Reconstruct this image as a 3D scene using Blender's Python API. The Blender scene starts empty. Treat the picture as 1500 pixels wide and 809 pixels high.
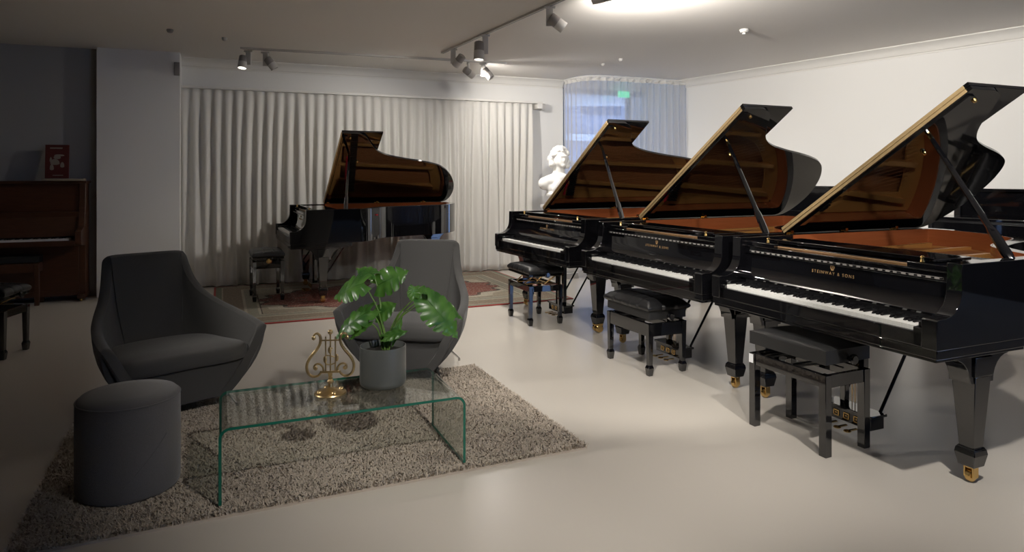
import bpy, bmesh, math, random
from mathutils import Vector, Matrix, noise
PI=math.pi; R=math.radians
random.seed(7)
S=bpy.context.scene; COL=S.collection
F,Y0,CH=993.8,255.7,1.416          # focal length in px, horizon row, camera height
def px(x,y,z=0.0):                 # a pixel of the photo at height z -> point
    Y=F*(CH-z)/(y-Y0); return Vector(((x-750)*Y/F,Y,z))
def pz(x,y,Y):                     # a pixel of the photo at distance Y -> point
    return Vector(((x-750)*Y/F,Y,CH-(y-Y0)*Y/F))

# ------------------------------------------------------------------ materials
MATS={}
def mat(name,col,rough=.5,metal=0.,ior=1.5,noise_amt=0.,nscale=8.,bump=0.,bscale=60.,coat=0.,emit=None,estr=0.,trans=0.,sheen=0.,col2=None,stretch=None,spec=None,detail=4):
    m=bpy.data.materials.new(name); m.use_nodes=True; nt=m.node_tree; N=nt.nodes; L=nt.links
    b=N['Principled BSDF']; b.inputs['Base Color'].default_value=(*col,1); b.inputs['Roughness'].default_value=rough
    b.inputs['Metallic'].default_value=metal; b.inputs['IOR'].default_value=ior
    b.inputs['Coat Weight'].default_value=coat; b.inputs['Transmission Weight'].default_value=trans
    b.inputs['Sheen Weight'].default_value=sheen
    if spec is not None: b.inputs['Specular IOR Level'].default_value=spec
    if emit: b.inputs['Emission Color'].default_value=(*emit,1); b.inputs['Emission Strength'].default_value=estr
    tc=N.new('ShaderNodeTexCoord'); mp=N.new('ShaderNodeMapping'); L.new(tc.outputs['Object'],mp.inputs['Vector'])
    if stretch: mp.inputs['Scale'].default_value=stretch
    nz=N.new('ShaderNodeTexNoise'); nz.inputs['Scale'].default_value=nscale; nz.inputs['Detail'].default_value=detail
    L.new(mp.outputs[0],nz.inputs['Vector'])
    c2=col2 if col2 else tuple(max(0,c*(1-noise_amt)) for c in col)
    if noise_amt>0 or col2:
        rp=N.new('ShaderNodeValToRGB'); rp.color_ramp.interpolation='B_SPLINE'; rp.color_ramp.elements[0].position=.2; rp.color_ramp.elements[1].position=.8
        rp.color_ramp.elements[0].color=(*c2,1); rp.color_ramp.elements[1].color=(*col,1)
        L.new(nz.outputs['Fac'],rp.inputs[0]); L.new(rp.outputs[0],b.inputs['Base Color'])
    if bump>0:
        n2=N.new('ShaderNodeTexNoise'); n2.inputs['Scale'].default_value=bscale; n2.inputs['Detail'].default_value=3
        L.new(mp.outputs[0],n2.inputs['Vector'])
        bp=N.new('ShaderNodeBump'); bp.inputs['Strength'].default_value=bump; bp.inputs['Distance'].default_value=.01
        L.new(n2.outputs['Fac'],bp.inputs['Height']); L.new(bp.outputs[0],b.inputs['Normal'])
    MATS[name]=m; return m
BLACK=mat('black_lacquer',(.004,.004,.005),.035,ior=1.9,noise_amt=.05)
BLACKM=mat('black_satin',(.008,.008,.009),.28,noise_amt=.1)
BROWNIN=mat('mahogany_veneer',(.34,.10,.035),.18,col2=(.27,.075,.025),nscale=6,stretch=(1,1,12),coat=.4)
SBOARD=mat('spruce_board',(.46,.19,.07),.3,col2=(.38,.145,.05),nscale=12,stretch=(8,1,1),coat=.3)
PLATE=mat('gilded_plate',(.62,.31,.09),.34,metal=.4,noise_amt=.12)
BRASS=mat('polished_brass',(.78,.52,.20),.16,metal=1,noise_amt=.12,nscale=20)
HINGE=mat('brass_hinge_strip',(.62,.44,.22),.42,metal=.55,noise_amt=.2,nscale=40)
COPPER=mat('copper_strings',(.62,.30,.14),.35,metal=.9,noise_amt=.1)
STEEL=mat('steel',(.55,.55,.55),.2,metal=1,noise_amt=.05)
REDFELT=mat('red_felt',(.55,.012,.03),.9,noise_amt=.2,nscale=60)
WKEY=mat('ivory_white',(.83,.82,.78),.22,noise_amt=.03)
BKEY=mat('ebony_key',(.008,.008,.009),.22,noise_amt=.05)
GOLDINK=mat('gold_lettering',(.46,.28,.13),.4,metal=.3,noise_amt=.05)
LEATHER=mat('black_leather',(.012,.012,.013),.38,noise_amt=.2,bump=.12,bscale=180)
LEATHM=mat('black_vinyl',(.014,.014,.014),.55,noise_amt=.15,bump=.06,bscale=200)
CREAM=mat('beige_listing',(.30,.18,.09),.5,noise_amt=.1)
WALL=mat('white_wall_paint',(.80,.79,.765),.85,noise_amt=.025,nscale=1.2,bump=.03,bscale=220)
CEIL=mat('ceiling_paint',(.78,.745,.70),.9,noise_amt=.03,nscale=.8)
TRIM=mat('trim_paint',(.76,.74,.70),.6,noise_amt=.02)
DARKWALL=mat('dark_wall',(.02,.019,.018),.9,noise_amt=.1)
SIDEWALL=mat('side_wall',(.42,.40,.38),.9,noise_amt=.05)
GREYFAB=mat('dark_grey_wool',(.062,.060,.057),.92,noise_amt=.12,nscale=140,bump=.25,bscale=420,sheen=.15)
POUFFAB=mat('grey_wool_pouf',(.135,.128,.124),.95,noise_amt=.18,nscale=120,bump=.3,bscale=380,sheen=.2)
POT=mat('grey_ceramic',(.095,.10,.095),.32,noise_amt=.05)
SOIL=mat('dark_soil',(.012,.009,.007),.95,noise_amt=.5,nscale=60,bump=.6,bscale=90)
GOLD=mat('antique_brass',(.70,.52,.27),.3,metal=.95,noise_amt=.25,nscale=50)
PLASTER=mat('white_plaster',(.80,.79,.76),.75,noise_amt=.04,bump=.1,bscale=80)
WALNUT=mat('walnut_veneer',(.085,.032,.014),.35,col2=(.05,.018,.008),nscale=5,stretch=(1.5,1.5,14),coat=.2)
WALLSHADE=mat('shade_toned_wall',(.36,.355,.34),.85,noise_amt=.04,nscale=1.2,bump=.03,bscale=220)  # alcove wall colour darkened to carry the shade at the left
WHITEPL=mat('white_enamel',(.58,.56,.53),.4,noise_amt=.03)
GREYPL=mat('grey_cast_metal',(.30,.28,.26),.45,noise_amt=.08)
LENS=mat('lamp_glass',(.9,.9,.9),.2,emit=(1,.93,.85),estr=2.2,noise_amt=.02)
LENSOFF=mat('lamp_reflector',(.45,.42,.38),.25,metal=.7,noise_amt=.1)
STICKER=mat('white_sticker',(.75,.75,.75),.5,noise_amt=.03)
PRINT=mat('dark_red_print',(.10,.016,.012),.45,noise_amt=.2)
PRINTL=mat('cream_print',(.30,.26,.21),.6,noise_amt=.2)
PAPER=mat('aged_paper',(.30,.26,.20),.8,noise_amt=.2)
STEM=mat('plant_stem',(.13,.24,.05),.45,noise_amt=.3,nscale=30)
FACADE=mat('far_facade',(.24,.27,.33),.8,noise_amt=.2,nscale=.6)
FACWIN=mat('far_window',(.05,.08,.13),.15,noise_amt=.2)
FRAMEM=mat('shade_toned_frame',(.25,.30,.38),.5,noise_amt=.05)  # blue shade beside the curtain edge is put into the frame colour
EXITG=mat('exit_sign_green',(.0,.35,.15),.5,emit=(.05,1,.45),estr=1.0)

def mat_floor():
    m=mat('resin_floor',(.56,.515,.455),.27)
    nt=m.node_tree; b=nt.nodes['Principled BSDF']; wv=nt.nodes.new('ShaderNodeTexNoise'); wv.inputs['Scale'].default_value=.35; wv.inputs['Detail'].default_value=0
    mr=nt.nodes.new('ShaderNodeMapRange'); mr.inputs['To Min'].default_value=.25; mr.inputs['To Max'].default_value=.29; nt.links.new(wv.outputs['Fac'],mr.inputs['Value']); nt.links.new(mr.outputs[0],b.inputs['Roughness'])
    return m
FLOOR=mat_floor()

def mat_curtain(name,col,tr,tcol):
    m=bpy.data.materials.new(name); m.use_nodes=True; nt=m.node_tree; N=nt.nodes; L=nt.links
    b=N['Principled BSDF']; b.inputs['Base Color'].default_value=(*col,1); b.inputs['Roughness'].default_value=.9
    out=N['Material Output']; t=N.new('ShaderNodeBsdfTranslucent'); t.inputs['Color'].default_value=(*tcol,1)
    mx=N.new('ShaderNodeMixShader'); mx.inputs[0].default_value=tr
    tc=N.new('ShaderNodeTexCoord'); nz=N.new('ShaderNodeTexNoise'); nz.inputs['Scale'].default_value=350; L.new(tc.outputs['Object'],nz.inputs['Vector'])
    bp=N.new('ShaderNodeBump'); bp.inputs['Strength'].default_value=.1; bp.inputs['Distance'].default_value=.003
    L.new(nz.outputs['Fac'],bp.inputs['Height']); L.new(bp.outputs[0],b.inputs['Normal'])
    L.new(b.outputs[0],mx.inputs[1]); L.new(t.outputs[0],mx.inputs[2]); L.new(mx.outputs[0],out.inputs[0])
    return m
CURT=mat_curtain('cream_curtain_cloth',(.74,.72,.68),.12,(.6,.56,.5))
def mat_sheer():
    m=mat_curtain('sheer_curtain_cloth',(.66,.64,.62),.55,(.8,.8,.82)); nt=m.node_tree; N=nt.nodes; L=nt.links
    out=N['Material Output']; old=out.inputs[0].links[0].from_socket
    tp=N.new('ShaderNodeBsdfTransparent'); mx=N.new('ShaderNodeMixShader'); mx.inputs[0].default_value=.30
    L.new(old,mx.inputs[1]); L.new(tp.outputs[0],mx.inputs[2]); L.new(mx.outputs[0],out.inputs[0]); return m
SHEER=mat_sheer()

def mat_glass(name,tint,k=1.0):
    m=bpy.data.materials.new(name); m.use_nodes=True; nt=m.node_tree; N=nt.nodes; L=nt.links
    N.remove(N['Principled BSDF']); t=N.new('ShaderNodeBsdfTransparent'); t.inputs['Color'].default_value=(*tint,1)
    g=N.new('ShaderNodeBsdfGlossy'); g.inputs['Roughness'].default_value=0; lw=N.new('ShaderNodeLayerWeight'); pw=N.new('ShaderNodeMath'); pw.operation='POWER'; pw.inputs[1].default_value=5; L.new(lw.outputs['Facing'],pw.inputs[0]); fr=N.new('ShaderNodeMath'); fr.operation='MULTIPLY_ADD'; fr.inputs[1].default_value=.95; fr.inputs[2].default_value=.07; L.new(pw.outputs[0],fr.inputs[0])
    mx=N.new('ShaderNodeMixShader'); L.new(fr.outputs[0],mx.inputs[0]); L.new(t.outputs[0],mx.inputs[1]); L.new(g.outputs[0],mx.inputs[2]); L.new(mx.outputs[0],N['Material Output'].inputs[0]); return m
GLASS=mat_glass('clear_green_glass',(.955,.985,.965)); WGLASS=mat_glass('window_glass',(.97,.98,.98))
GEDGE=mat('green_glass_edge',(.012,.13,.085),.12,noise_amt=.1,ior=1.5)
def mat_leaf():
    m=bpy.data.materials.new('monstera_leaf'); m.use_nodes=True; nt=m.node_tree; N=nt.nodes; L=nt.links
    b=N['Principled BSDF']; b.inputs['Roughness'].default_value=.33; b.inputs['Coat Weight'].default_value=.25
    tc=N.new('ShaderNodeTexCoord'); nz=N.new('ShaderNodeTexNoise'); nz.inputs['Scale'].default_value=14; L.new(tc.outputs['Object'],nz.inputs['Vector'])
    rp=N.new('ShaderNodeValToRGB'); rp.color_ramp.elements[0].color=(.030,.105,.022,1); rp.color_ramp.elements[1].color=(.10,.235,.045,1)
    rp.color_ramp.elements[0].position=.35; rp.color_ramp.elements[1].position=.7
    L.new(nz.outputs['Fac'],rp.inputs[0]); L.new(rp.outputs[0],b.inputs['Base Color'])
    t=N.new('ShaderNodeBsdfTranslucent'); t.inputs['Color'].default_value=(.22,.50,.05,1); mx=N.new('ShaderNodeMixShader'); mx.inputs[0].default_value=.25
    L.new(b.outputs[0],mx.inputs[1]); L.new(t.outputs[0],mx.inputs[2]); L.new(mx.outputs[0],N['Material Output'].inputs[0]); return m
LEAF=mat_leaf()
def mat_shag():
    m=mat('shag_pile',(.55,.475,.39),.95,col2=(.38,.32,.255),nscale=2.6,sheen=.2); return m
SHAG=mat_shag()

def mat_persian(lx,ly):   # object coords: x 0..lx, y 0..ly
    m=bpy.data.materials.new('persian_rug_wool'); m.use_nodes=True; nt=m.node_tree; N=nt.nodes; L=nt.links
    b=N['Principled BSDF']; b.inputs['Roughness'].default_value=.95
    tc=N.new('ShaderNodeTexCoord'); sx=N.new('ShaderNodeSeparateXYZ'); L.new(tc.outputs['Object'],sx.inputs[0])
    def M(op,a,bb=None,c=None):
        n=N.new('ShaderNodeMath'); n.operation=op
        for i,v in enumerate((a,bb,c)):
            if v is None: continue
            if isinstance(v,(int,float)): n.inputs[i].default_value=v
            else: L.new(v,n.inputs[i])
        return n.outputs[0]
    dx=M('MINIMUM',sx.outputs[0],M('SUBTRACT',lx,sx.outputs[0])); dy=M('MINIMUM',sx.outputs[1],M('SUBTRACT',ly,sx.outputs[1]))
    d=M('MINIMUM',dx,dy)
    mp=N.new('ShaderNodeMapping'); mp.inputs['Scale'].default_value=(1,1,1); L.new(tc.outputs['Object'],mp.inputs[0])
    v1=N.new('ShaderNodeTexVoronoi'); v1.inputs['Scale'].default_value=36; L.new(mp.outputs[0],v1.inputs['Vector'])
    v2=N.new('ShaderNodeTexVoronoi'); v2.inputs['Scale'].default_value=11; v2.feature='DISTANCE_TO_EDGE'; L.new(mp.outputs[0],v2.inputs['Vector'])
    nz=N.new('ShaderNodeTexNoise'); nz.inputs['Scale'].default_value=55; L.new(mp.outputs[0],nz.inputs['Vector'])
    def ramp(inp,els,const=True):
        r=N.new('ShaderNodeValToRGB'); cr=r.color_ramp; cr.interpolation='CONSTANT' if const else 'LINEAR'
        cr.elements[0].position=els[0][0]; cr.elements[0].color=(*els[0][1],1); cr.elements[1].position=els[1][0]; cr.elements[1].color=(*els[1][1],1)
        for p,c in els[2:]:
            e=cr.elements.new(p); e.color=(*c,1)
        L.new(inp,r.inputs[0]); return r.outputs[0]
    red=(.40,.055,.05); cream=(.42,.38,.29); olive=(.16,.16,.105); dark=(.06,.045,.035); brown=(.20,.13,.085); rust=(.40,.12,.06)
    border=ramp(M('MULTIPLY',d,1.0),[(0,red),(.022,(.20,.21,.15)),(.085,cream),(.10,(.22,.17,.12)),(.30,cream),(.325,(.26,.25,.19)),(.43,cream),(.455,dark)])
    pat=ramp(v1.outputs['Distance'],[(0,red),(.16,cream),(.30,brown),(.46,olive),(.62,rust)])
    # medallion / field
    ex=M('DIVIDE',M('SUBTRACT',sx.outputs[0],lx/2),lx/2-.50); ey=M('DIVIDE',M('SUBTRACT',sx.outputs[1],ly/2),ly/2-.50)
    rr=M('SQRT',M('ADD',M('MULTIPLY',ex,ex),M('MULTIPLY',ey,ey)))
    ang=M('ARCTAN2',ey,ex); wob=M('MULTIPLY',M('SINE',M('MULTIPLY',ang,16.0)),.05); rw=M('ADD',rr,wob)
    field=ramp(M('MULTIPLY',rw,.6),[(0,cream),(.12,dark),(.18,(.33,.09,.065)),(.42,(.20,.065,.045)),(.60,dark),(.625,cream),(.70,(.28,.24,.17))])
    fm=N.new('ShaderNodeMix'); fm.data_type='RGBA'; L.new(M('MULTIPLY',M('LESS_THAN',v1.outputs['Distance'],.33),.75),fm.inputs[0]); L.new(field,fm.inputs[6]); L.new(pat,fm.inputs[7])
    bm_=N.new('ShaderNodeMix'); bm_.data_type='RGBA'; L.new(M('MULTIPLY',M('MULTIPLY',M('LESS_THAN',v1.outputs['Distance'],.42),M('GREATER_THAN',d,.09)),.5),bm_.inputs[0]); L.new(border,bm_.inputs[6]); L.new(pat,bm_.inputs[7])
    mx=N.new('ShaderNodeMix'); mx.data_type='RGBA'; L.new(M('GREATER_THAN',d,.47),mx.inputs[0]); L.new(bm_.outputs[2],mx.inputs[6]); L.new(fm.outputs[2],mx.inputs[7])
    hm=N.new('ShaderNodeMix'); hm.data_type='RGBA'; hm.blend_type='MULTIPLY'; hm.inputs[0].default_value=.5
    L.new(mx.outputs[2],hm.inputs[6]); L.new(nz.outputs['Fac'],hm.inputs[7]); L.new(hm.outputs[2],b.inputs['Base Color'])
    return m

# ------------------------------------------------------------------ mesh builder
class MB:
    def __init__(s): s.v=[]; s.f=[]; s.m=[]; s.mi=0
    def add(s,vs,fs):
        o=len(s.v); s.v+= [tuple(v) for v in vs]; s.f+=[tuple(i+o for i in f) for f in fs]; s.m+=[s.mi]*len(fs); return s
    def box(s,x0,x1,y0,y1,z0,z1,M=None):
        vs=[Vector((x,y,z)) for z in (z0,z1) for y in (y0,y1) for x in (x0,x1)]
        if M: vs=[M@v for v in vs]
        return s.add(vs,[(0,2,3,1),(4,5,7,6),(0,1,5,4),(2,6,7,3),(0,4,6,2),(1,3,7,5)])
    def frust(s,c,h0,h1,z0,z1):   # tapered square post; c=(x,y), h=half widths (number or pair)
        a=h0 if isinstance(h0,tuple) else (h0,h0); b=h1 if isinstance(h1,tuple) else (h1,h1)
        vs=[(c[0]+i*h[0],c[1]+j*h[1],z) for z,h in ((z0,a),(z1,b)) for j in (-1,1) for i in (-1,1)]
        return s.add(vs,[(0,2,3,1),(4,5,7,6),(0,1,5,4),(2,6,7,3),(0,4,6,2),(1,3,7,5)])
    def prism(s,poly,f0,f1):      # poly of 2D points; f0,f1 map (a,b)->3D
        n=len(poly); vs=[f0(*p) for p in poly]+[f1(*p) for p in poly]
        s.add(vs,[tuple(range(n))[::-1],tuple(range(n,2*n))]+[(i,(i+1)%n,n+(i+1)%n,n+i) for i in range(n)]); return s
    def tube(s,pts,r,n=10,closed=False,cap=True):
        pts=[Vector(p) for p in pts]; k=len(pts); rs=r if isinstance(r,(list,tuple)) else [r]*k
        ref=None; vs=[]
        for i,p in enumerate(pts):
            if closed: t=(pts[(i+1)%k]-pts[i-1])
            else: t=(pts[min(i+1,k-1)]-pts[max(i-1,0)])
            t.normalize()
            if ref is None:
                ref=Vector((0,0,1)) if abs(t.z)<.9 else Vector((1,0,0))
            a=t.cross(ref).normalized(); b=a.cross(t).normalized(); ref=b
            for j in range(n):
                w=2*PI*j/n; vs.append(p+(a*math.cos(w)+b*math.sin(w))*rs[i])
        fs=[]
        for i in range(k if closed else k-1):
            i2=(i+1)%k
            for j in range(n): fs.append((i*n+j,i*n+(j+1)%n,i2*n+(j+1)%n,i2*n+j))
        if cap and not closed: fs.append(tuple(range(n))[::-1]); fs.append(tuple((k-1)*n+j for j in range(n)))
        return s.add(vs,fs)
    def lathe(s,prof,c=(0,0,0),n=32,M=None,capb=True,capt=True):
        vs=[];k=len(prof)
        for r,z in prof:
            for j in range(n):
                w=2*PI*j/n; v=Vector((r*math.cos(w),r*math.sin(w),z))
                if M: v=M@v
                vs.append(v+Vector(c))
        fs=[(i*n+j,i*n+(j+1)%n,(i+1)*n+(j+1)%n,(i+1)*n+j) for i in range(k-1) for j in range(n)]
        if capb: fs.append(tuple(range(n))[::-1])
        if capt: fs.append(tuple((k-1)*n+j for j in range(n)))
        return s.add(vs,fs)
    def ell(s,c,r,n=14,M=None):
        prof=[(math.sin(PI*i/n),-math.cos(PI*i/n)) for i in range(n+1)]
        vs=[];m_=n*2
        for a,b in prof:
            for j in range(m_):
                w=2*PI*j/m_; v=Vector((a*math.cos(w)*r[0],a*math.sin(w)*r[1],b*r[2]))
                if M: v=M@v
                vs.append(v+Vector(c))
        return s.add(vs,[(i*m_+j,i*m_+(j+1)%m_,(i+1)*m_+(j+1)%m_,(i+1)*m_+j) for i in range(n) for j in range(m_)])
    def grid(s,nx,ny,fn,closex=False):
        vs=[fn(i/(nx-(0 if closex else 1)),j/(ny-1)) for j in range(ny) for i in range(nx)]
        fs=[(j*nx+i,j*nx+(i+1)%nx,(j+1)*nx+(i+1)%nx,(j+1)*nx+i) for j in range(ny-1) for i in range(nx if closex else nx-1)]
        return s.add(vs,fs)
    def build(s,name,mats,parent=None,smooth=True,bevel=0,ang=35,solid=0,sub=0,loc=None,rot=None,seg=2,merge=True):
        me=bpy.data.meshes.new(name); me.from_pydata(s.v,[],s.f)
        mats=mats if isinstance(mats,(list,tuple)) else [mats]
        for m in mats: me.materials.append(m)
        if len(mats)>1: me.polygons.foreach_set('material_index',s.m)
        bm=bmesh.new(); bm.from_mesh(me)
        if merge: bmesh.ops.remove_doubles(bm,verts=bm.verts,dist=1e-5)
        bmesh.ops.recalc_face_normals(bm,faces=bm.faces)
        big=[f for f in bm.faces if len(f.verts)>8]
        if big: bmesh.ops.triangulate(bm,faces=big)
        bm.to_mesh(me); bm.free()
        if smooth: me.shade_smooth(); me.set_sharp_from_angle(angle=R(ang))
        o=bpy.data.objects.new(name,me); COL.objects.link(o)
        if parent: o.parent=parent
        if loc is not None: o.location=loc
        if rot is not None: o.rotation_euler=rot
        if solid: md=o.modifiers.new('s','SOLIDIFY'); md.thickness=solid; md.offset=0
        if bevel: md=o.modifiers.new('b','BEVEL'); md.width=bevel; md.segments=seg; md.limit_method='ANGLE'; md.angle_limit=R(40)
        if sub: md=o.modifiers.new('u','SUBSURF'); md.levels=sub; md.render_levels=sub
        return o
def tag(o,label=None,cat=None,group=None,kind=None):
    if label: o['label']=label
    if cat: o['category']=cat
    if group: o['group']=group
    if kind: o['kind']=kind
    return o
def thing(name,label,cat,loc=(0,0,0),rz=0,group=None):
    o=bpy.data.objects.new(name,None); o.empty_display_size=.2; COL.objects.link(o); o.location=loc; o.rotation_euler=(0,0,rz)
    return tag(o,label,cat,group)
def dup(root,parent=None):
    c=root.copy(); COL.objects.link(c); c.parent=parent
    for ch in list(root.children): dup(ch,c)
    return c
def struct(mb,name,m,**k): return tag(mb.build(name,m,**k),kind='structure')
def crom(P,n=8,closed=False):
    P=[Vector(p) for p in P]; out=[]; k=len(P)
    for i in range(k if closed else k-1):
        g=(lambda j:P[j%k]) if closed else (lambda j:P[min(max(j,0),k-1)])
        a,b,c,d=g(i-1),g(i),g(i+1),g(i+2)
        for j in range(n):
            t=j/n; out.append(.5*((2*b)+(c-a)*t+(2*a-5*b+4*c-d)*t*t+(3*b-a-3*c+d)*t**3))
    if not closed: out.append(P[-1])
    return out
def offset(path,d):     # offset of an open 2D polyline to its left(+)
    out=[];k=len(path)
    for i in range(k):
        a=path[max(i-1,0)]; b=path[min(i+1,k-1)]; t=Vector((b[0]-a[0],b[1]-a[1])); t.normalize()
        out.append((path[i][0]-t.y*d,path[i][1]+t.x*d))
    return out

# ------------------------------------------------------------------ camera
cam=bpy.data.cameras.new('camera'); co=bpy.data.objects.new('camera',cam); COL.objects.link(co)
cam.sensor_width=36; cam.lens=36*F/1500; cam.shift_y=-(404.5-Y0)/1500; cam.clip_start=.05
co.location=(0,0,CH); co.rotation_euler=(PI/2,0,0); S.camera=co
S.view_settings.view_transform='Standard'; S.view_settings.look='None'; S.view_settings.gamma=1; S.view_settings.use_curve_mapping=False
S.cycles.max_bounces=10; S.cycles.transmission_bounces=8; S.cycles.transparent_max_bounces=12; S.cycles.diffuse_bounces=5
S.cycles.sample_clamp_indirect=6; S.cycles.blur_glossy=.5; S.cycles.caustics_refractive=False; S.cycles.caustics_reflective=False

# ------------------------------------------------------------------ room
CEILZ=2.88
D1=Vector((math.cos(R(23)),math.sin(R(23)),0)); N1=Vector((-D1.y,D1.x,0))      # along / into the back wall
C0=Vector((-3.95,8.41,0))                                                      # a point of the curtain line
RW0=Vector((2.81,10.34,0)); RD=Vector((2.28,-3.6,0)).normalized(); RN=Vector((-RD.y,RD.x,0));
if RN.x>0: RN=-RN                                                              # into the room
def wallbox(mb,p,d,n,s0,s1,t0,t1,z0,z1):
    vs=[p+d*s+n*t+Vector((0,0,z)) for z in (z0,z1) for t in (t0,t1) for s in (s0,s1)]
    mb.add(vs,[(0,2,3,1),(4,5,7,6),(0,1,5,4),(2,6,7,3),(0,4,6,2),(1,3,7,5)])
fl=MB(); fl.box(-9,9.5,-4,14.5,-.12,0); struct(fl,'floor',FLOOR,smooth=False)
ce=MB(); ce.box(-9,9.5,-4,14.5,CEILZ,CEILZ+.12); struct(ce,'ceiling',CEIL,smooth=False)
WB=C0+N1*.15
wb=MB(); wallbox(wb,WB,D1,N1,-.72,5.22,0,.25,0,CEILZ)            # solid part
wallbox(wb,WB,D1,N1,5.22,8.6,0,.25,0,.35); wallbox(wb,WB,D1,N1,5.22,8.6,0,.25,2.78,CEILZ); wallbox(wb,WB,D1,N1,7.75,8.6,0,.25,.35,2.78)
struct(wb,'wall_back',WALL,smooth=False)
# window in the back wall
wf=MB()
for a,b in ((5.22,5.30),(6.44,6.52),(7.67,7.75)): wallbox(wf,WB,D1,N1,a,b,.08,.15,.35,2.78)
for a,b in ((.35,.43),(1.55,1.61),(2.70,2.78)): wallbox(wf,WB,D1,N1,5.30,7.67,.085,.145,a,b)
win=struct(wf,'window_1',FRAMEM,bevel=.004)
gp=MB(); wallbox(gp,WB,D1,N1,5.28,7.7,.11,.12,.40,2.73); g=gp.build('pane',WGLASS,win,smooth=False)
# right wall
rw=MB(); wallbox(rw,RW0,RD,-RN,-1.6,5.6,0,.2,0,CEILZ); struct(rw,'wall_right',WALL,smooth=False)
rw=MB(); wallbox(rw,RW0,RD,-RN,5.6,16.5,0,.2,0,CEILZ); struct(rw,'wall_front_right',DARKWALL,smooth=False)
# left alcove, pier, left side, rear
PA=Vector((-4.80,7.95,0))
pr=MB(); wallbox(pr,PA,D1,N1,-4.2,.0,0,.2,0,CEILZ); struct(pr,'wall_left',WALLSHADE,smooth=False)
PIER=px(142,434,0); pw=pz(239,200,8.22); PIER=Vector((-4.775,7.80,0)); plen=.93
pp=MB(); wallbox(pp,PIER,D1,N1,0,.86,0,.9,0,CEILZ); struct(pp,'wall_pier',WALL,smooth=False)
ws=MB(); ws.box(-9,-8.8,-4,9,0,CEILZ); struct(ws,'wall_side',SIDEWALL,smooth=False)
wr=MB(); wr.box(-9,9.5,-4,-3.8,0,CEILZ); struct(wr,'wall_rear',DARKWALL,smooth=False)
# cove mouldings
def cove(name,p,d,n,s0,s1,m=TRIM):   # n points into the room
    prof=[(0,CEILZ),(.11,CEILZ),(.11,CEILZ-.012),(.095,CEILZ-.02),(.06,CEILZ-.035),(.035,CEILZ-.065),(.022,CEILZ-.10),(.010,CEILZ-.108),(.010,CEILZ-.125),(0,CEILZ-.125)]
    mb=MB(); mb.prism(prof,lambda a,b:p+d*s0+n*a+Vector((0,0,b-.0005)),lambda a,b:p+d*s1+n*a+Vector((0,0,b-.0005))); struct(mb,name,m)
cove('trim_1',RW0,RD,RN,-1.5,5.6)
cove('trim_2',WB,D1,-N1,-.5,5.2)
bb=MB(); wallbox(bb,RW0,RD,RN,-1.2,5.6,0,.015,0,.09); struct(bb,'baseboard_right',TRIM,smooth=False)

# outside: facade across the street
fo=thing('street_facade','blue grey building front across the street, seen through the window','building',(WB+D1*6+N1*9))
fo.rotation_euler=(0,0,R(23))
f1=MB(); f1.box(-14,14,0,1,-1,9); f1.build('wall',FACADE,fo,smooth=False)
for i in range(-4,5):
    for j in range(3):
        w=MB(); w.box(i*2.6-.7,i*2.6+.7,-.05,.02,.6+j*2.7,2.2+j*2.7); w.build('window',FACWIN,fo,smooth=False)
for j in range(3):
    w=MB(); w.box(-14,14,-.18,0,2.45+j*2.7,2.65+j*2.7); w.build('ledge',WHITEPL,fo,smooth=False)

# ------------------------------------------------------------------ curtains
def curtain_path(pts,wave,amp,seed,ztop,zbot=.008,dens=10,pinch=.35,flare=1.5):
    rnd=random.Random(seed); P=crom([(p[0],p[1],0) for p in pts],12) if len(pts)>2 else [Vector((p[0],p[1],0)) for p in pts]
    # resample by arclength
    seg=[0]
    for i in range(1,len(P)): seg.append(seg[-1]+(P[i]-P[i-1]).length)
    Ltot=seg[-1]; n=int(Ltot/wave*dens)
    base=[];k=0
    for i in range(n+1):
        t=Ltot*i/n
        while k<len(seg)-2 and seg[k+1]<t: k+=1
        a=(t-seg[k])/max(1e-9,seg[k+1]-seg[k]); p=P[k].lerp(P[k+1],a); d=(P[k+1]-P[k]).normalized(); base.append((t,p,Vector((-d.y,d.x,0)),d))
    nf=int(Ltot/wave)+3; ja=[rnd.uniform(.65,1.35) for _ in range(nf)]; jp=[rnd.uniform(-.28,.28) for _ in range(nf)]
    rows=26; mb=MB(); vs=[]
    for j in range(rows):
        h=j/(rows-1); z=ztop+(zbot-ztop)*h
        for t,p,nn,d in base:
            q=t/wave; i=int(q); fr=q-i; w=lambda arr:arr[i]*(1-fr)+arr[i+1]*fr
            ph=2*PI*(q+w(jp)*min(1,h*2.0)); c1=1-2*abs(math.cos(ph/2))**3.2; c2=math.sin(ph*.5+w(jp)*6); mxh=max(0,min(1,(h-.35)*1.3)); s=-(c1*(1-.55*mxh)+c2*1.1*mxh)
            am=amp*(pinch+(1-pinch)*min(1,h*5))*(1+(flare-1)*h**2)*(.4+.6*w(ja) if h>.1 else 1)
            low=math.sin(q*2.1+seed+h*3)*.018*h+math.sin(q*5.3+h*9)*.010*max(0,h-.75)*4
            vs.append(p+nn*(s*am+low)+d*(math.sin(ph)*amp*.35*h)+Vector((0,0,z)))
    m=len(base); fs=[(j*m+i,j*m+i+1,(j+1)*m+i+1,(j+1)*m+i) for j in range(rows-1) for i in range(m-1)]
    mb.add(vs,fs); return mb
ca=C0+D1*(-.30); cb=C0+D1*4.62
c=curtain_path([(ca.x,ca.y),(cb.x,cb.y)],.125,.030,3,2.484,zbot=.015,flare=1.6)
tag(c.build('stage_curtain',CURT,ang=80,solid=.002),'long cream floor-length curtain in deep folds across the back wall','curtain')
tr=MB(); wallbox(tr,C0,D1,N1,-.34,4.78,-.035,.035,2.485,2.515); wallbox(tr,C0,D1,N1,4.70,4.78,-.03,.17,2.41,2.50)
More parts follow.
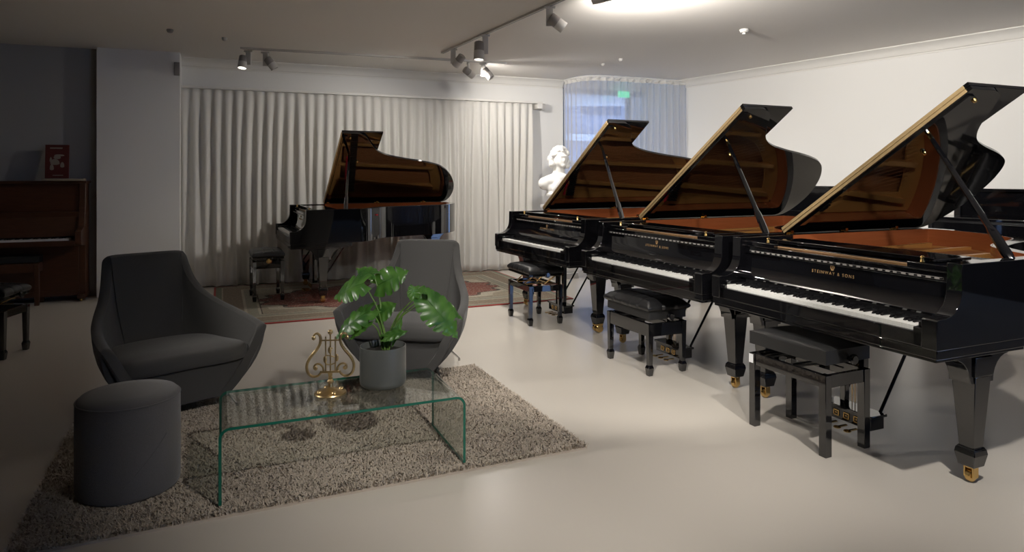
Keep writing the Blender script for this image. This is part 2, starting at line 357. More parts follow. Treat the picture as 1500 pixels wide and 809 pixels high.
tag(tr.build('curtain_rail',TRIM,bevel=.004),'slim white rail carrying the cream back curtain, end bracket at right','curtain rail')
SH=[(.80,10.45),(.90,10.20),(1.06,9.98),(1.25,9.93),(1.39,9.96),(2.0,10.20),(2.72,10.50)]
c=curtain_path(SH,.115,.028,11,2.79,dens=12,pinch=.9,flare=1.3)
tag(c.build('window_curtain',SHEER,ang=80,solid=0),'pale translucent pleated curtain glowing blue with daylight in the window corner','curtain')
tb=MB(); pts=[(p.x,p.y,2.86) for p in crom([(a,b,0) for a,b in SH],8)]
tb.tube(pts,.012,6); 
tag(tb.build('curtain_track',TRIM),'curved white ceiling track holding the pale window curtain','curtain track')
hb=curtain_path(SH,.115,.028,11,2.846,2.79,dens=12,pinch=.9,flare=1.0); ob=[o for o in COL.objects if o.name=='window_curtain'][0]
hb.build('header_tape',CURT,ob,ang=80)
ex=MB(); ex.box(-.10,.10,-.02,.02,-.05,.05)
pe=WB+D1*6.25-N1*.12; tag(ex.build('exit_sign',EXITG,loc=(pe.x,pe.y,2.70),rot=(0,0,R(23)),bevel=.005),'green lit sign showing blurred through the window curtain','sign')

# ------------------------------------------------------------------ grand piano
def outline(W,L):
    k=(L-1.05)/(2.28-1.05); g=lambda v:1.05+(v-1.05)*k if v>1.05 else v
    cs=[(0,2.02),(.0,2.16),(.03,2.235),(.10,2.27),(.20,2.28),(.32,2.27),(.46,2.23),(.62,2.15),(.76,2.04),(.85,1.93),(.905,1.80),(.95,1.64),(1.0,1.42),(1.06,1.22),(1.14,1.08),(1.25,.985),(1.37,.915),(1.45,.85),(1.48,.78),(1.48,.70)]
    sc=W/1.48; P=crom([(a*sc,g(b),0) for a,b in cs],5)
    return [(p.x,p.y) for p in P]
def arm_z(v):
    if v<.045: return .790-.006*max(0,(.012-v)/.012)
    if v<.1655: return .79+.125*(1-math.sqrt(max(0,1-((v-.045)/.12)**2)))
    if v<.1675: return .97
    return 1.022
LEGPOS=lambda W,L:[(.085,.355),(W-.085,.355),(.42*W,L-.42)]
WHITE='ABCDEFG'
def make_key_meshes():
    w=MB(); w.box(0,.0225,0,.150,0,.021); wo=w.build('white_key',WKEY,bevel=.0012)
    b=MB(); b.add([(0,0,0),(.0115,0,0),(0,.095,0),(.0115,.095,0),(.001,.010,.0125),(.0105,.010,.0125),(.001,.095,.0125),(.0105,.095,.0125)],[(0,2,3,1),(4,5,7,6),(0,1,5,4),(2,6,7,3),(0,4,6,2),(1,3,7,5)])
    bo=b.build('black_key',BKEY,bevel=.001); return wo,bo
KW,KB=make_key_meshes()
KWM,KBM=KW.data,KB.data
for o in (KW,KB): bpy.data.objects.remove(o)
def keyobj(name,me,parent,loc):
    o=bpy.data.objects.new(name,me); COL.objects.link(o); o.parent=parent; o.location=loc
    return o
def text_mesh(s,size,depth,name,m,parent,loc,rot,space=1.0,sx=1.0):
    cu=bpy.data.curves.new(name,'FONT'); cu.body=s; cu.size=size; cu.extrude=depth; cu.align_x='CENTER'; cu.align_y='CENTER'; cu.space_character=space
    t=bpy.data.objects.new('t',cu); COL.objects.link(t); dg=bpy.context.evaluated_depsgraph_get(); me=bpy.data.meshes.new_from_object(t.evaluated_get(dg))
    bpy.data.objects.remove(t); me.materials.clear(); me.materials.append(m)
    o=bpy.data.objects.new(name,me); COL.objects.link(o); o.parent=parent; o.location=loc; o.rotation_euler=rot; o.scale=(sx,1,1); return o
def make_caster(leg,c,big=False):
    cx,cy=c; mb=MB(); 
    if big:
        mb.lathe([(.03,.095),(.03,.078),(.045,.074)],(cx,cy,0),16)
        for dx in (-.024,.024):
            mb.lathe([(.030,-.017),(.036,-.012),(.036,.012),(.030,.017)],(cx+dx,cy,.037),20,M=Matrix.Rotation(PI/2,4,'Y'))
        mb.box(cx-.045,cx+.045,cy-.028,cy+.028,.060,.082)
    else:
        mb.lathe([(.026,.085),(.026,.07),(.02,.066)],(cx,cy,0),16)
        mb.lathe([(.022,-.013),(.029,-.010),(.029,.010),(.022,.013)],(cx,cy,.030),20,M=Matrix.Rotation(PI/2,4,'Y'))
        mb.box(cx-.024,cx-.015,cy-.018,cy+.018,.022,.072); mb.box(cx+.015,cx+.024,cy-.018,cy+.018,.022,.072)
    mb.build('caster',BRASS,leg,bevel=.0015)
def make_grand(label,o,theta,W=1.48,L=2.28,alpha=34.6,bigcaster=False,detail=True):
    T=thing('grand_piano',label,'piano',(o[0],o[1],0),-theta,'black grand pianos')
    curve=outline(W,L); left=[(0,v) for v in [0,.012,.03,.045,.06,.075,.09,.10,.11,.12,.13,.14,.148,.155,.160,.163,.1645,.1665,.168,.186,.22,.4,.6,.9,1.2,1.5]]
    left=[p for p in left if p[1]<curve[0][1]-.05]; right=[(W,v) for v in [.6,.4,.22,.186,.168,.1665,.1645,.163,.160,.155,.148,.14,.13,.12,.11,.10,.09,.075,.06,.045,.03,.012,0]]
    path=left+curve+right                       # clockwise seen from above: interior is on the right => offset negative
    inn=offset(path,-.072)
    mb=MB(); n=len(path); vs=[]
    for (a,b),(c,d) in zip(path,inn):
        z=arm_z(b) if (a<.001 or a>W-.001) and b<.3 else 1.022
        vs+=[(a,b,.655),(a,b,z),(c,d,z),(c,d,.655)]
    fs=[]
    for i in range(n-1):
        for j in range(4): fs.append((i*4+j,(i+1)*4+j,(i+1)*4+(j+1)%4,i*4+(j+1)%4))
    fs+=[(0,1,2,3),((n-1)*4+3,(n-1)*4+2,(n-1)*4+1,(n-1)*4)]
    mb.add(vs,fs); mb.build('rim',BLACK,T,ang=30,bevel=.003)
    # inner rim veneer
    ip=[p for p in left if p[1]>=.6]; ip=[(0,.60)]+[p for p in ip if p[1]>.6]+curve+[(W,.6)]
    a1=offset(ip,-.0725); a2=offset(ip,-.079); mb=MB(); vs=[]
    for p,q in zip(a1,a2): vs+=[(p[0],p[1],.79),(p[0],p[1],1.0225),(q[0],q[1],1.0225),(q[0],q[1],.79)]
    m_=len(ip); fs=[]
    for i in range(m_-1):
        for j in range(4): fs.append((i*4+j,(i+1)*4+j,(i+1)*4+(j+1)%4,i*4+(j+1)%4))
    mb.add(vs,fs); mb.build('inner_rim',BROWNIN,T,ang=40)
    # soundboard, closing board under the case
    sp=offset(ip,-.060); mb=MB(); mb.prism(sp,lambda a,b:(a,b,.800),lambda a,b:(a,b,.812)); mb.build('soundboard',SBOARD,T,smooth=False)
    mb=MB(); mb.prism(sp,lambda a,b:(a,b,.665),lambda a,b:(a,b,.675)); mb.build('underside',BLACKM,T,smooth=False)
    # iron plate: outer band, front web, struts
    b0=offset(ip,-.085); b1=offset(ip,-.22); mb=MB(); vs=[]
    for p,q in zip(b0,b1): vs+=[(p[0],p[1],.895),(p[0],p[1],.905),(q[0],q[1],.880),(q[0],q[1],.868)]
    fs=[]
    for i in range(m_-1):
        for j in range(4): fs.append((i*4+j,(i+1)*4+j,(i+1)*4+(j+1)%4,i*4+(j+1)%4))
    fs+=[(0,1,2,3),((m_-1)*4+3,(m_-1)*4+2,(m_-1)*4+1,(m_-1)*4)]
    mb.add(vs,fs); mb.box(.09,W-.09,.61,.80,.880,.915)
    def bar(p,q,w,z0,z1):
        d=Vector((q[0]-p[0],q[1]-p[1],0)).normalized(); nn=Vector((-d.y,d.x,0))*w/2; P=Vector((*p,0)); Q=Vector((*q,0))
        vs=[v+Vector((0,0,z)) for z in (z0,z1) for v in (P-nn,Q-nn,P+nn,Q+nn)]
        mb.add(vs,[(0,2,3,1),(4,5,7,6),(0,1,5,4),(2,6,7,3),(0,4,6,2),(1,3,7,5)])
    sc=W/1.48
    for p,q in [((.30*sc,.78),(.17*sc,L-.2)),((.52*sc,.78),(.46*sc,L-.22)),((.80*sc,.78),(.76*sc,L-.48)),((1.10*sc,.78),(1.02*sc,1.12))]: bar(p,q,.035,.885,.935)
    mb.build('iron_plate',PLATE,T,bevel=.004)
    # strings and dampers
    mb=MB(); ns=58
    for i in range(ns):
        u=.13+(W-.28)*i/(ns-1)
        t=i/(ns-1); vend=(L-.25) if t<.25 else (L-.28-(t-.25)*1.0 if t<.55 else 1.75-(t-.55)*2.1)
        vend=min(vend,L-.25); vend=max(vend,.98)
        u2=u*(.60 if t>.25 else 1.0)+(.28*t if t<=.25 else .30*(1-t)+.34*t)
        if t<=.25: u2=u+.30*t*2+.20
        u2=min(u2,W-.15)
        d=Vector((u2-u,vend-.72,0)).normalized(); nn=Vector((-d.y,d.x,0))*.0011
        z=.925 if t<.25 else .918
        A=Vector((u,.72,z)); B=Vector((u2,vend,z-.01)); mb.mi=0 if t<.3 else 1
        vs=[p+o_ for p in (A,B) for o_ in (nn,-nn)]; vs+=[v+Vector((0,0,.0022)) for v in vs]
        mb.add(vs,[(0,2,3,1),(4,5,7,6),(0,1,5,4),(2,6,7,3),(0,4,6,2),(1,3,7,5)])
    tag(mb.build('strings',[COPPER,STEEL],T,smooth=False),kind='stuff')
    mb=MB()
    for i in range(52):
        u=.14+(W-.42)*i/51; v=.90+.00*i; mb.box(u,u+.011,v,v+.09,.935,.962)
    mb.build('damper_row',BLACKM,T,smooth=False)
    mb=MB(); mb.box(.14,.62,.86,.885,.934,.942)
    for a,b in ((1.10*sc,.84),(.98*sc,.86)): mb.box(a,a+.10,b,b+.17,.918,.930)
    for k in range(5): mb.box(1.12*sc+k*.03,1.12*sc+k*.03+.018,.86,1.0,.930,.944)
    mb.build('felt',REDFELT,T,smooth=False)
    # keybed, keyslip, blocks
    mb=MB(); mb.box(.004,W-.004,.006,.66,.615,.657); mb.box(.012,W-.012,.012,.62,.60,.615); mb.build('keybed',BLACK,T,bevel=.003)
    kl=(W-1.2252)/2
    mb=MB(); mb.box(.072,W-.072,.004,.020,.657,.722); mb.build('keyslip',BLACK,T,bevel=.003)
    for x0,x1 in ((.072,kl-.001),(W-kl+.001,W-.072)):
        mb=MB(); mb.box(x0,x1,.004,.185,.657,.742); mb.box(x0+.006,x1-.006,.03,.185,.742,.765); mb.build('key_block',BLACK,T,bevel=.004)
    kb=bpy.data.objects.new('keyboard',None); COL.objects.link(kb); kb.parent=T; kb.location=(kl,.022,.722)
    for i in range(52):
        keyobj('white_key',KWM,kb,(i*1.2252/52+.0005,0,0))
        if WHITE[i%7] in 'ACDFG' and i<51: keyobj('black_key',KBM,kb,((i+1)*1.2252/52-.0058,.052,.0205))
    mb=MB(); mb.box(kl-.002,W-kl+.002,.172,.19,.715,.775); mb.build('key_felt_strip',BLACKM,T,smooth=False)
    # fallboard with lettering
    prof=[(.176,.768),(.166,.772),(.164,.780),(.180,.790),(.196,.815),(.208,.86),(.214,.925),(.232,.925),(.226,.86),(.216,.80),(.20,.768)]
    mb=MB(); mb.prism(prof,lambda a,b:(.073,a,b),lambda a,b:(W-.073,a,b)); fb=mb.build('fallboard',BLACK,T,ang=40)
    text_mesh('STEINWAY & SONS',.0235,.0004,'lettering',GOLDINK,fb,(W/2,.2095,.880),(R(86),0,0),space=1.45)
    em=MB()
    for sx in (-1,1): em.tube([Vector((W/2+sx*a,.2095,.903+b)) for a,b in ((.002,.0),(.008,.002),(.0125,.008),(.012,.015),(.008,.022),(.010,.028))],.0016,6)
    for a in (-.0045,0,.0045): em.tube([(W/2+a,.2095,.905),(W/2+a,.2095,.932)],.0009,6)
    em.tube([(W/2-.008,.2095,.926),(W/2+.008,.2095,.926)],.0012,6); em.box(W/2-.008,W/2+.008,.2085,.2105,.897,.902)
    em.build('emblem',GOLDINK,fb)
    # strip of felt bumpers above the fallboard, music shelf and folded desk
    mb=MB(); mb.box(.073,W-.073,.205,.235,.925,.968); mb.box(.073,W-.073,.198,.24,.968,.975); mb.build('front_rail',BLACK,T,bevel=.002)
    mb=MB(); mb.box(.11,W-.11,.2035,.206,.935,.945); mb.build('hinge_strip',GREYPL,fb,smooth=False); mb=MB()
    nd=30
    for i in range(nd):
        u=.12+(W-.24)*i/(nd-1); mb.box(u-.008-.005*(i%3==0),u+.008,.2020,.2045,.9365,.9435)
    mb.build('rail_notches',BLACK,fb,smooth=False)
    mb=MB(); mb.box(.073,.30,.215,.60,.975,.998); mb.box(W-.30,W-.073,.215,.60,.975,.998); mb.box(.30,W-.30,.25,.60,.975,.990); mb.build('music_shelf',BLACK,T,bevel=.003)
    mb=MB(); mb.box(.16,W-.16,.246,.2495,.976,.986); mb.build('shelf_listing',CREAM,T,bevel=.002)
    mb=MB(); mb.box(.20,W-.20,.27,.54,1.000,1.014); mb.box(.205,W-.205,.265,.28,1.014,1.022); md=mb.build('music_desk',BLACK,T,bevel=.003)
    for x in (.235,W-.235):
        k=MB(); k.lathe([(.010,0),(.012,.004),(.008,.02),(.011,.026),(.004,.034)],(x,.235,.998),12); k.build('desk_knob',BRASS,T)
    # lid (hinged along the bass side), folded front flap, brass hinge strips
    PV=bpy.data.objects.new('lid',None)
    lp=[(0,.60)]+[p for p in left if p[1]>.6]+curve+[(W,.60)]
    lo=offset(lp,.012); lo[0]=(lo[0][0],.60); lo[-1]=(lo[-1][0],.60)
    mb=MB(); mb.prism(lo,lambda a,b:(a,b,.0),lambda a,b:(a,b,.022))
    mb.box(.05,W-.03,.625,.665,-.010,.001); 
    lid=mb.build('lid',BLACK,T,ang=40,loc=(0,0,1.026),rot=(0,-R(alpha),0),bevel=.002)
    mb=MB(); mb.box(-.012,W+.012,.60,1.075,.025,.046); mb.build('lid_flap',BLACK,lid,bevel=.002)
    mb=MB(); mb.box(0,W-.015,.5955,.6005,.003,.020); mb.box(0,W-.015,.5955,.6005,.027,.043); mb.tube([(0,.594,.0235),(W-.015,.594,.0235)],.004,8); mb.build('lid_hinge',HINGE,lid,bevel=.001)
    mb=MB()
    for a,b in ((W-.06,.70),(W-.52,.86)): mb.lathe([(.014,.0),(.014,-.008),(.009,-.020)],(a,b,0),14)
    mb.build('lid_buffer',BRASS,lid)
    for v in (.64,(.64+L-.35)/2,L-.35):
        h=MB(); h.box(-.006,.035,v-.03,v+.03,1.018,1.026); h.tube([(.002,v-.032,1.030),(.002,v+.032,1.030)],.009,10); h.box(.004,.03,v-.012,v+.012,1.026,1.052); h.build('hinge',BRASS,T,bevel=.002)
    # prop stick
    ca_,sa_=math.cos(R(alpha)),math.sin(R(alpha)); top=Vector((1.10*sc*ca_,.74,1.030+1.10*sc*sa_)); bot=Vector((W-.055,.60,1.01))
    mb=MB(); d=(top-bot); mb.tube([bot,bot+d*.05,bot+d*.20,bot+d*.24,bot+d*.62,bot+d*.985],[.020,.024,.023,.016,.015,.012],10); mb.build('prop_stick',BLACK,T)
    mb=MB(); mb.tube([bot+d*.965,bot+d*.995],.013,10); mb.build('prop_tip',BRASS,T)
    # legs
    for i,(lx,ly) in enumerate(LEGPOS(W,L)):
        mb=MB(); mb.frust((lx,ly),.034,.056,.165,.50); mb.frust((lx,ly),.060,.060,.50,.59)
        mb.frust((lx,ly),.043,.036,.158,.168); mb.frust((lx,ly),.048,.044,.135,.158); mb.frust((lx,ly),.037,.048,.078,.135)
        # curved bracket at the top
        zt=.60 if i<2 else .66; zb=.47 if i<2 else .53
        pr_=[(-.19,zt),(-.19,zt-.012)]+[(-.19+.11*math.sin(t*PI/12)*1.0, zt-.012-(zt-.012-zb)*(1-math.cos(t*PI/12))) for t in range(1,7)]
        pr_+= [(-a,b) for a,b in pr_[::-1]]
        mb.prism(pr_,lambda a,b:(lx-.050,ly+a,b),lambda a,b:(lx+.050,ly+a,b))
        lg=mb.build('leg',BLACK,T,bevel=.003); make_caster(lg,(lx,ly),bigcaster)
    # pedal lyre
    c=W/2; lv=.37; mb=MB(); mb.box(c-.15,c+.15,lv-.05,lv+.05,.585,.60); mb.box(c-.15,c+.15,lv-.055,lv+.045,.065,.130); mb.box(c-.162,c+.162,lv-.065,lv+.055,.130,.145)
    for sx in (-1,1): mb.frust((c+sx*.060,lv),.017,.020,.145,.585)
    ly_=mb.build('pedal_lyre',BLACK,T,bevel=.003)
    for k in (-1,0,1):
        p=MB(); x=c+k*.065; p.box(x-.007,x+.007,lv-.12,lv-.055,.046,.053); p.lathe([(.018,0),(.020,.004),(.017,.008)],(x,lv-.125,.045),16); p.box(x-.017,x+.017,lv-.060,lv-.054,.082,.088);p.box(x-.017,x+.017,lv-.060,lv-.054,.110,.116);p.box(x-.017,x-.012,lv-.060,lv-.054,.088,.110);p.box(x+.012,x+.017,lv-.060,lv-.054,.088,.110);p.box(x-.005,x+.005,lv-.060,lv-.054,.096,.104); p.build('pedal',BRASS,ly_,bevel=.002)
        r_=MB(); r_.tube([(x*.3+c*.7,lv+.01,.145),(x*.3+c*.7,lv+.01,.585)],.0022,8); r_.build('pedal_rod',BRASS,ly_)
    for sx in (-1,1):
        r_=MB(); r_.tube([(c+sx*.12,lv+.04,.12),(c+sx*.12,lv+.40,.660)],.009,8); r_.build('brace_rod',BLACK,ly_)
    return T
TP={'p1':((1.249,4.246),1.166),'p2':((.574,5.635),1.139),'p3':((-.183,7.242),1.115),'p4':((-2.978,8.538),1.135)}
make_grand('nearest and largest-looking black grand piano, cut by the right edge of the frame',*TP['p1'],W=1.455,L=1.98,alpha=33.7)
make_grand('black grand piano in the middle of the row of three, tufted bench before it',*TP['p2'],W=1.49,L=2.28)
make_grand('farthest black grand of the row of three, white bust behind its lid',*TP['p3'],W=1.53,L=2.74,bigcaster=True)
P4=make_grand('black grand piano seen from its curved side, alone on the patterned rug',*TP['p4'],W=1.46,L=2.28,alpha=35); P4.location.z=.0125

# ------------------------------------------------------------------ benches
def cushion(mb,w,d,z0,z1,crown,tuft=None,over=0.0,n=40):
    nx,ny=n,int(n*.7)
    def top(u,v):
        x=2*u-1;y=2*v-1; ex=(1-abs(x)**8)*(1-abs(y)**8); z=z1+crown*max(0,ex)**.5*(1-.25*(x*x+y*y))
        if tuft:
            a,b=tuft; fx=abs(math.sin(PI*a*(x+1)/2)); fy=abs(math.sin(PI*b*(y+1)/2))
            gx=math.exp(-(fx/.16)**2); gy=math.exp(-(fy/.16)**2)
            ins=min(1,(1-abs(x))*6)*min(1,(1-abs(y))*6)
            z-=.015*max(gx*(.6+.4*gy),gy*.8)*min(1,ins+.35)+.012*gx*gy*ins
        r=.02; k=1
        return (x*w/2*k,y*d/2*k,z)
    mb.grid(nx,ny,top)
    # skirt following the border with bulge
    rim=[]
    for i in range(nx): rim.append(top(i/(nx-1),0))
    for j in range(1,ny): rim.append(top(1,j/(ny-1)))
    for i in range(nx-2,-1,-1): rim.append(top(i/(nx-1),1))
    for j in range(ny-2,0,-1): rim.append(top(0,j/(ny-1)))
    m=len(rim); vs=[];rows=8
    for r in range(rows):
        h=r/(rows-1); bl=over*math.sin(PI*h)**.8 if over else 0
        for x,y,z in rim:
            zz=z+(z0-z)*h; sx=(abs(x)/(w/2)); sy=(abs(y)/(d/2))
            k=0
            if tuft and over:
                a,b=tuft
                fx=abs(math.sin(PI*a*(x/(w)+.5))); fy=abs(math.sin(PI*b*(y/(d)+.5)))
                k=-.015*(math.exp(-(fx/.16)**2) if sy>.99 else math.exp(-(fy/.16)**2))*math.sin(PI*h) if (sx<.97 or sy<.97) else 0
            bx=(math.copysign(bl+k,x) if sx>.99 else 0); by=(math.copysign(bl+k,y) if sy>.99 else 0)
            vs.append((x+bx,y+by,zz))
    mb.add(vs,[(r*m+i,r*m+(i+1)%m,(r+1)*m+(i+1)%m,(r+1)*m+i) for r in range(rows-1) for i in range(m)]+[tuple((rows-1)*m+i for i in range(m))])
def make_bench(label,c,rz,kind,w=.52,d=.33):
    T=thing('piano_bench',label,'bench',(c[0],c[1],0),rz,'piano benches'); hw,hd=w/2,d/2
    cfg={'plain':(.345,.410,.462,.462,.532,.014,None,0,LEATHM),'tufted':(.275,.366,.392,.450,.505,.034,(5,3),.022,LEATHER),
         'spade':(.315,.370,.455,.480,.525,.030,(4,3),.010,LEATHER),'small':(.36,.44,.46,.485,.535,.030,(5,3),.008,LEATHER),'walnut':(.36,.46,.47,.47,.53,.015,None,0,LEATHM)}[kind]
    ra,rb,sa,sb,sc_,cr,tf,ov,lm=cfg
    wood=WALNUT if kind=='walnut' else BLACK
    mb=MB(); t=.022
    i_=.004
    mb.box(-hw+i_,hw-i_,-hd+i_,-hd+i_+t,ra,rb); mb.box(-hw+i_,hw-i_,hd-i_-t,hd-i_,ra,rb); mb.box(-hw+i_,-hw+i_+t,-hd+i_+t,hd-i_-t,ra,rb); mb.box(hw-i_-t,hw-i_,-hd+i_+t,hd-i_-t,ra,rb)
    mb.build('apron',wood,T,bevel=.002)
    for sx in (-1,1):
        for sy in (-1,1):
            l=MB(); 
            if kind in('plain','walnut'):
                h=.0215; cx,cy=sx*(hw-h),sy*(hd-h); l.frust((cx,cy),h,h,0,rb)
            else:
                h=.021; cx,cy=sx*(hw-h),sy*(hd-h); l.frust((cx,cy),.016,h,.075,rb); l.frust((cx,cy),.023,.016,.055,.075); l.frust((cx,cy),.017,.023,0,.055)
            lg=l.build('leg',wood,T,bevel=.002)
            if kind=='plain' and sx<0 and sy<0:
                s_=MB(); s_.box(cx-h-.0006,cx+h-.012,cy-h-.0008,cy-h,rb-.055,rb-.006); s_.box(cx-h-.0008,cx-h,cy-h,cy+h-.02,rb-.055,rb-.006); s_.build('price_tag',STICKER,lg,smooth=False)
    if sb>sa:
        mb=MB(); mb.box(-hw+.004,hw-.004,-hd+.004,hd-.004,sa,sb); mb.build('seat_box',LEATHM if kind=='tufted' else wood,T,bevel=.003)
    mb=MB(); cushion(mb,w-.004,d-.004,sb,sc_,cr,tf,ov); mb.build('seat',lm,T,ang=60)
    # height mechanism and knobs
    mm=BRASS if kind=='spade' else BLACKM
    if sa-rb>.012:
        mb=MB()
        for sy in (-1,1):
            mb.tube([(-hw+.05,sy*(hd-.055),rb-.03),(0,sy*(hd-.055),sa-.004)],.007,6); mb.tube([(-hw*.1,sy*(hd-.055),rb-.03),(hw-.05,sy*(hd-.055),sa-.004)],.007,6)
        for xx in (-hw+.05,-hw*.1,hw-.05): mb.tube([(xx,-hd+.02,rb-.022),(xx,hd-.02,rb-.022)],.006,6)
        mb.tube([(-hw+.03,0,(sa+rb)/2-.01),(hw-.03,0,(sa+rb)/2-.01)],.005,6)
        mb.build('lift_mechanism',mm,T)
    km=BRASS if kind=='small' else BLACK; kz=(sa+.02 if kind!='small' else .445)
    if kind!='walnut':
        for sx in ((1,-1)):
            k=MB(); k.lathe([(.010,0),(.010,.022),(.024,.024),(.028,.030),(.028,.040),(.020,.046)],(sx*(hw-.004),0,kz),20,M=Matrix.Rotation(sx*PI/2,4,'Y')); k.build('knob',km,T)
    return T
make_bench('plain flat-topped black bench with a white tag on its leg, before the nearest grand piano',(1.60,3.68),-1.166+R(2),'plain',.515,.325)
make_bench('black bench with deep tufted leather seat, before the middle grand piano of the row',(.994,5.058),-1.139,'tufted',.54,.33)
make_bench('black bench with brass lift mechanism, before the farthest piano of the row',(.222,6.62),-1.18,'spade',.52,.35)
make_bench('small black leather bench with brass side knob, on the patterned rug by the solitary piano',(-2.80,7.74),-1.135,'small',.49,.335).location.z=.0125

# ------------------------------------------------------------------ rugs
SR=px(860,658); du=Vector((2.07,.93,0)).normalized(); dv=Vector((-du.y,du.x,0)); ang_r=math.atan2(du.y,du.x)
LX,LY=2.47,1.62; o0=SR-du*LX
base=MB(); base.box(0,LX,0,LY,0,.010); 
rug=tag(base.build('shag_rug',SHAG,loc=(o0.x,o0.y,0),rot=(0,0,ang_r)),'thick beige shag rug under the glass coffee table','rug')
rr=random.Random(5); vs=[];fs=[]; NT=150000
for i in range(NT):
    x=rr.random()*LX; y=rr.random()*LY; 
    cl=noise.noise(Vector((x*9,y*9,0))); a=rr.random()*2*PI; h=.014+.012*rr.random()+.006*cl; le=.010+.012*rr.random()
    dx,dy=math.cos(a)*le,math.sin(a)*le; w=.0022+rr.random()*.0014; wx,wy=-math.sin(a)*w,math.cos(a)*w
    k=len(vs); vs+=[(x-wx,y-wy,.008),(x+wx,y+wy,.008),(x+dx*.35+wx,y+dy*.35+wy,.008+h*.7),(x+dx*.35-wx,y+dy*.35-wy,.008+h*.7),(x+dx,y+dy,.008+h*.95)]
    fs+=[(k,k+1,k+2,k+3),(k+3,k+2,k+4)]
pm=bpy.data.meshes.new('pile'); pm.from_pydata(vs,[],fs); pm.materials.append(SHAG); pm.shade_smooth(); po=bpy.data.objects.new('pile',pm); COL.objects.link(po); po.parent=rug; po['kind']='stuff'
PN=px(310,482); PRT=px(840,438.5); pu=(PRT-PN); PLX=pu.length; pu.normalize(); PLY=2.40
pb=MB(); pb.box(0,PLX,0,PLY,0,.012)
tag(pb.build('persian_rug',mat_persian(PLX,PLY),loc=(PN.x,PN.y,0),rot=(0,0,math.atan2(pu.y,pu.x)),bevel=.003),'red-edged patterned oriental rug under the piano by the curtain','rug')

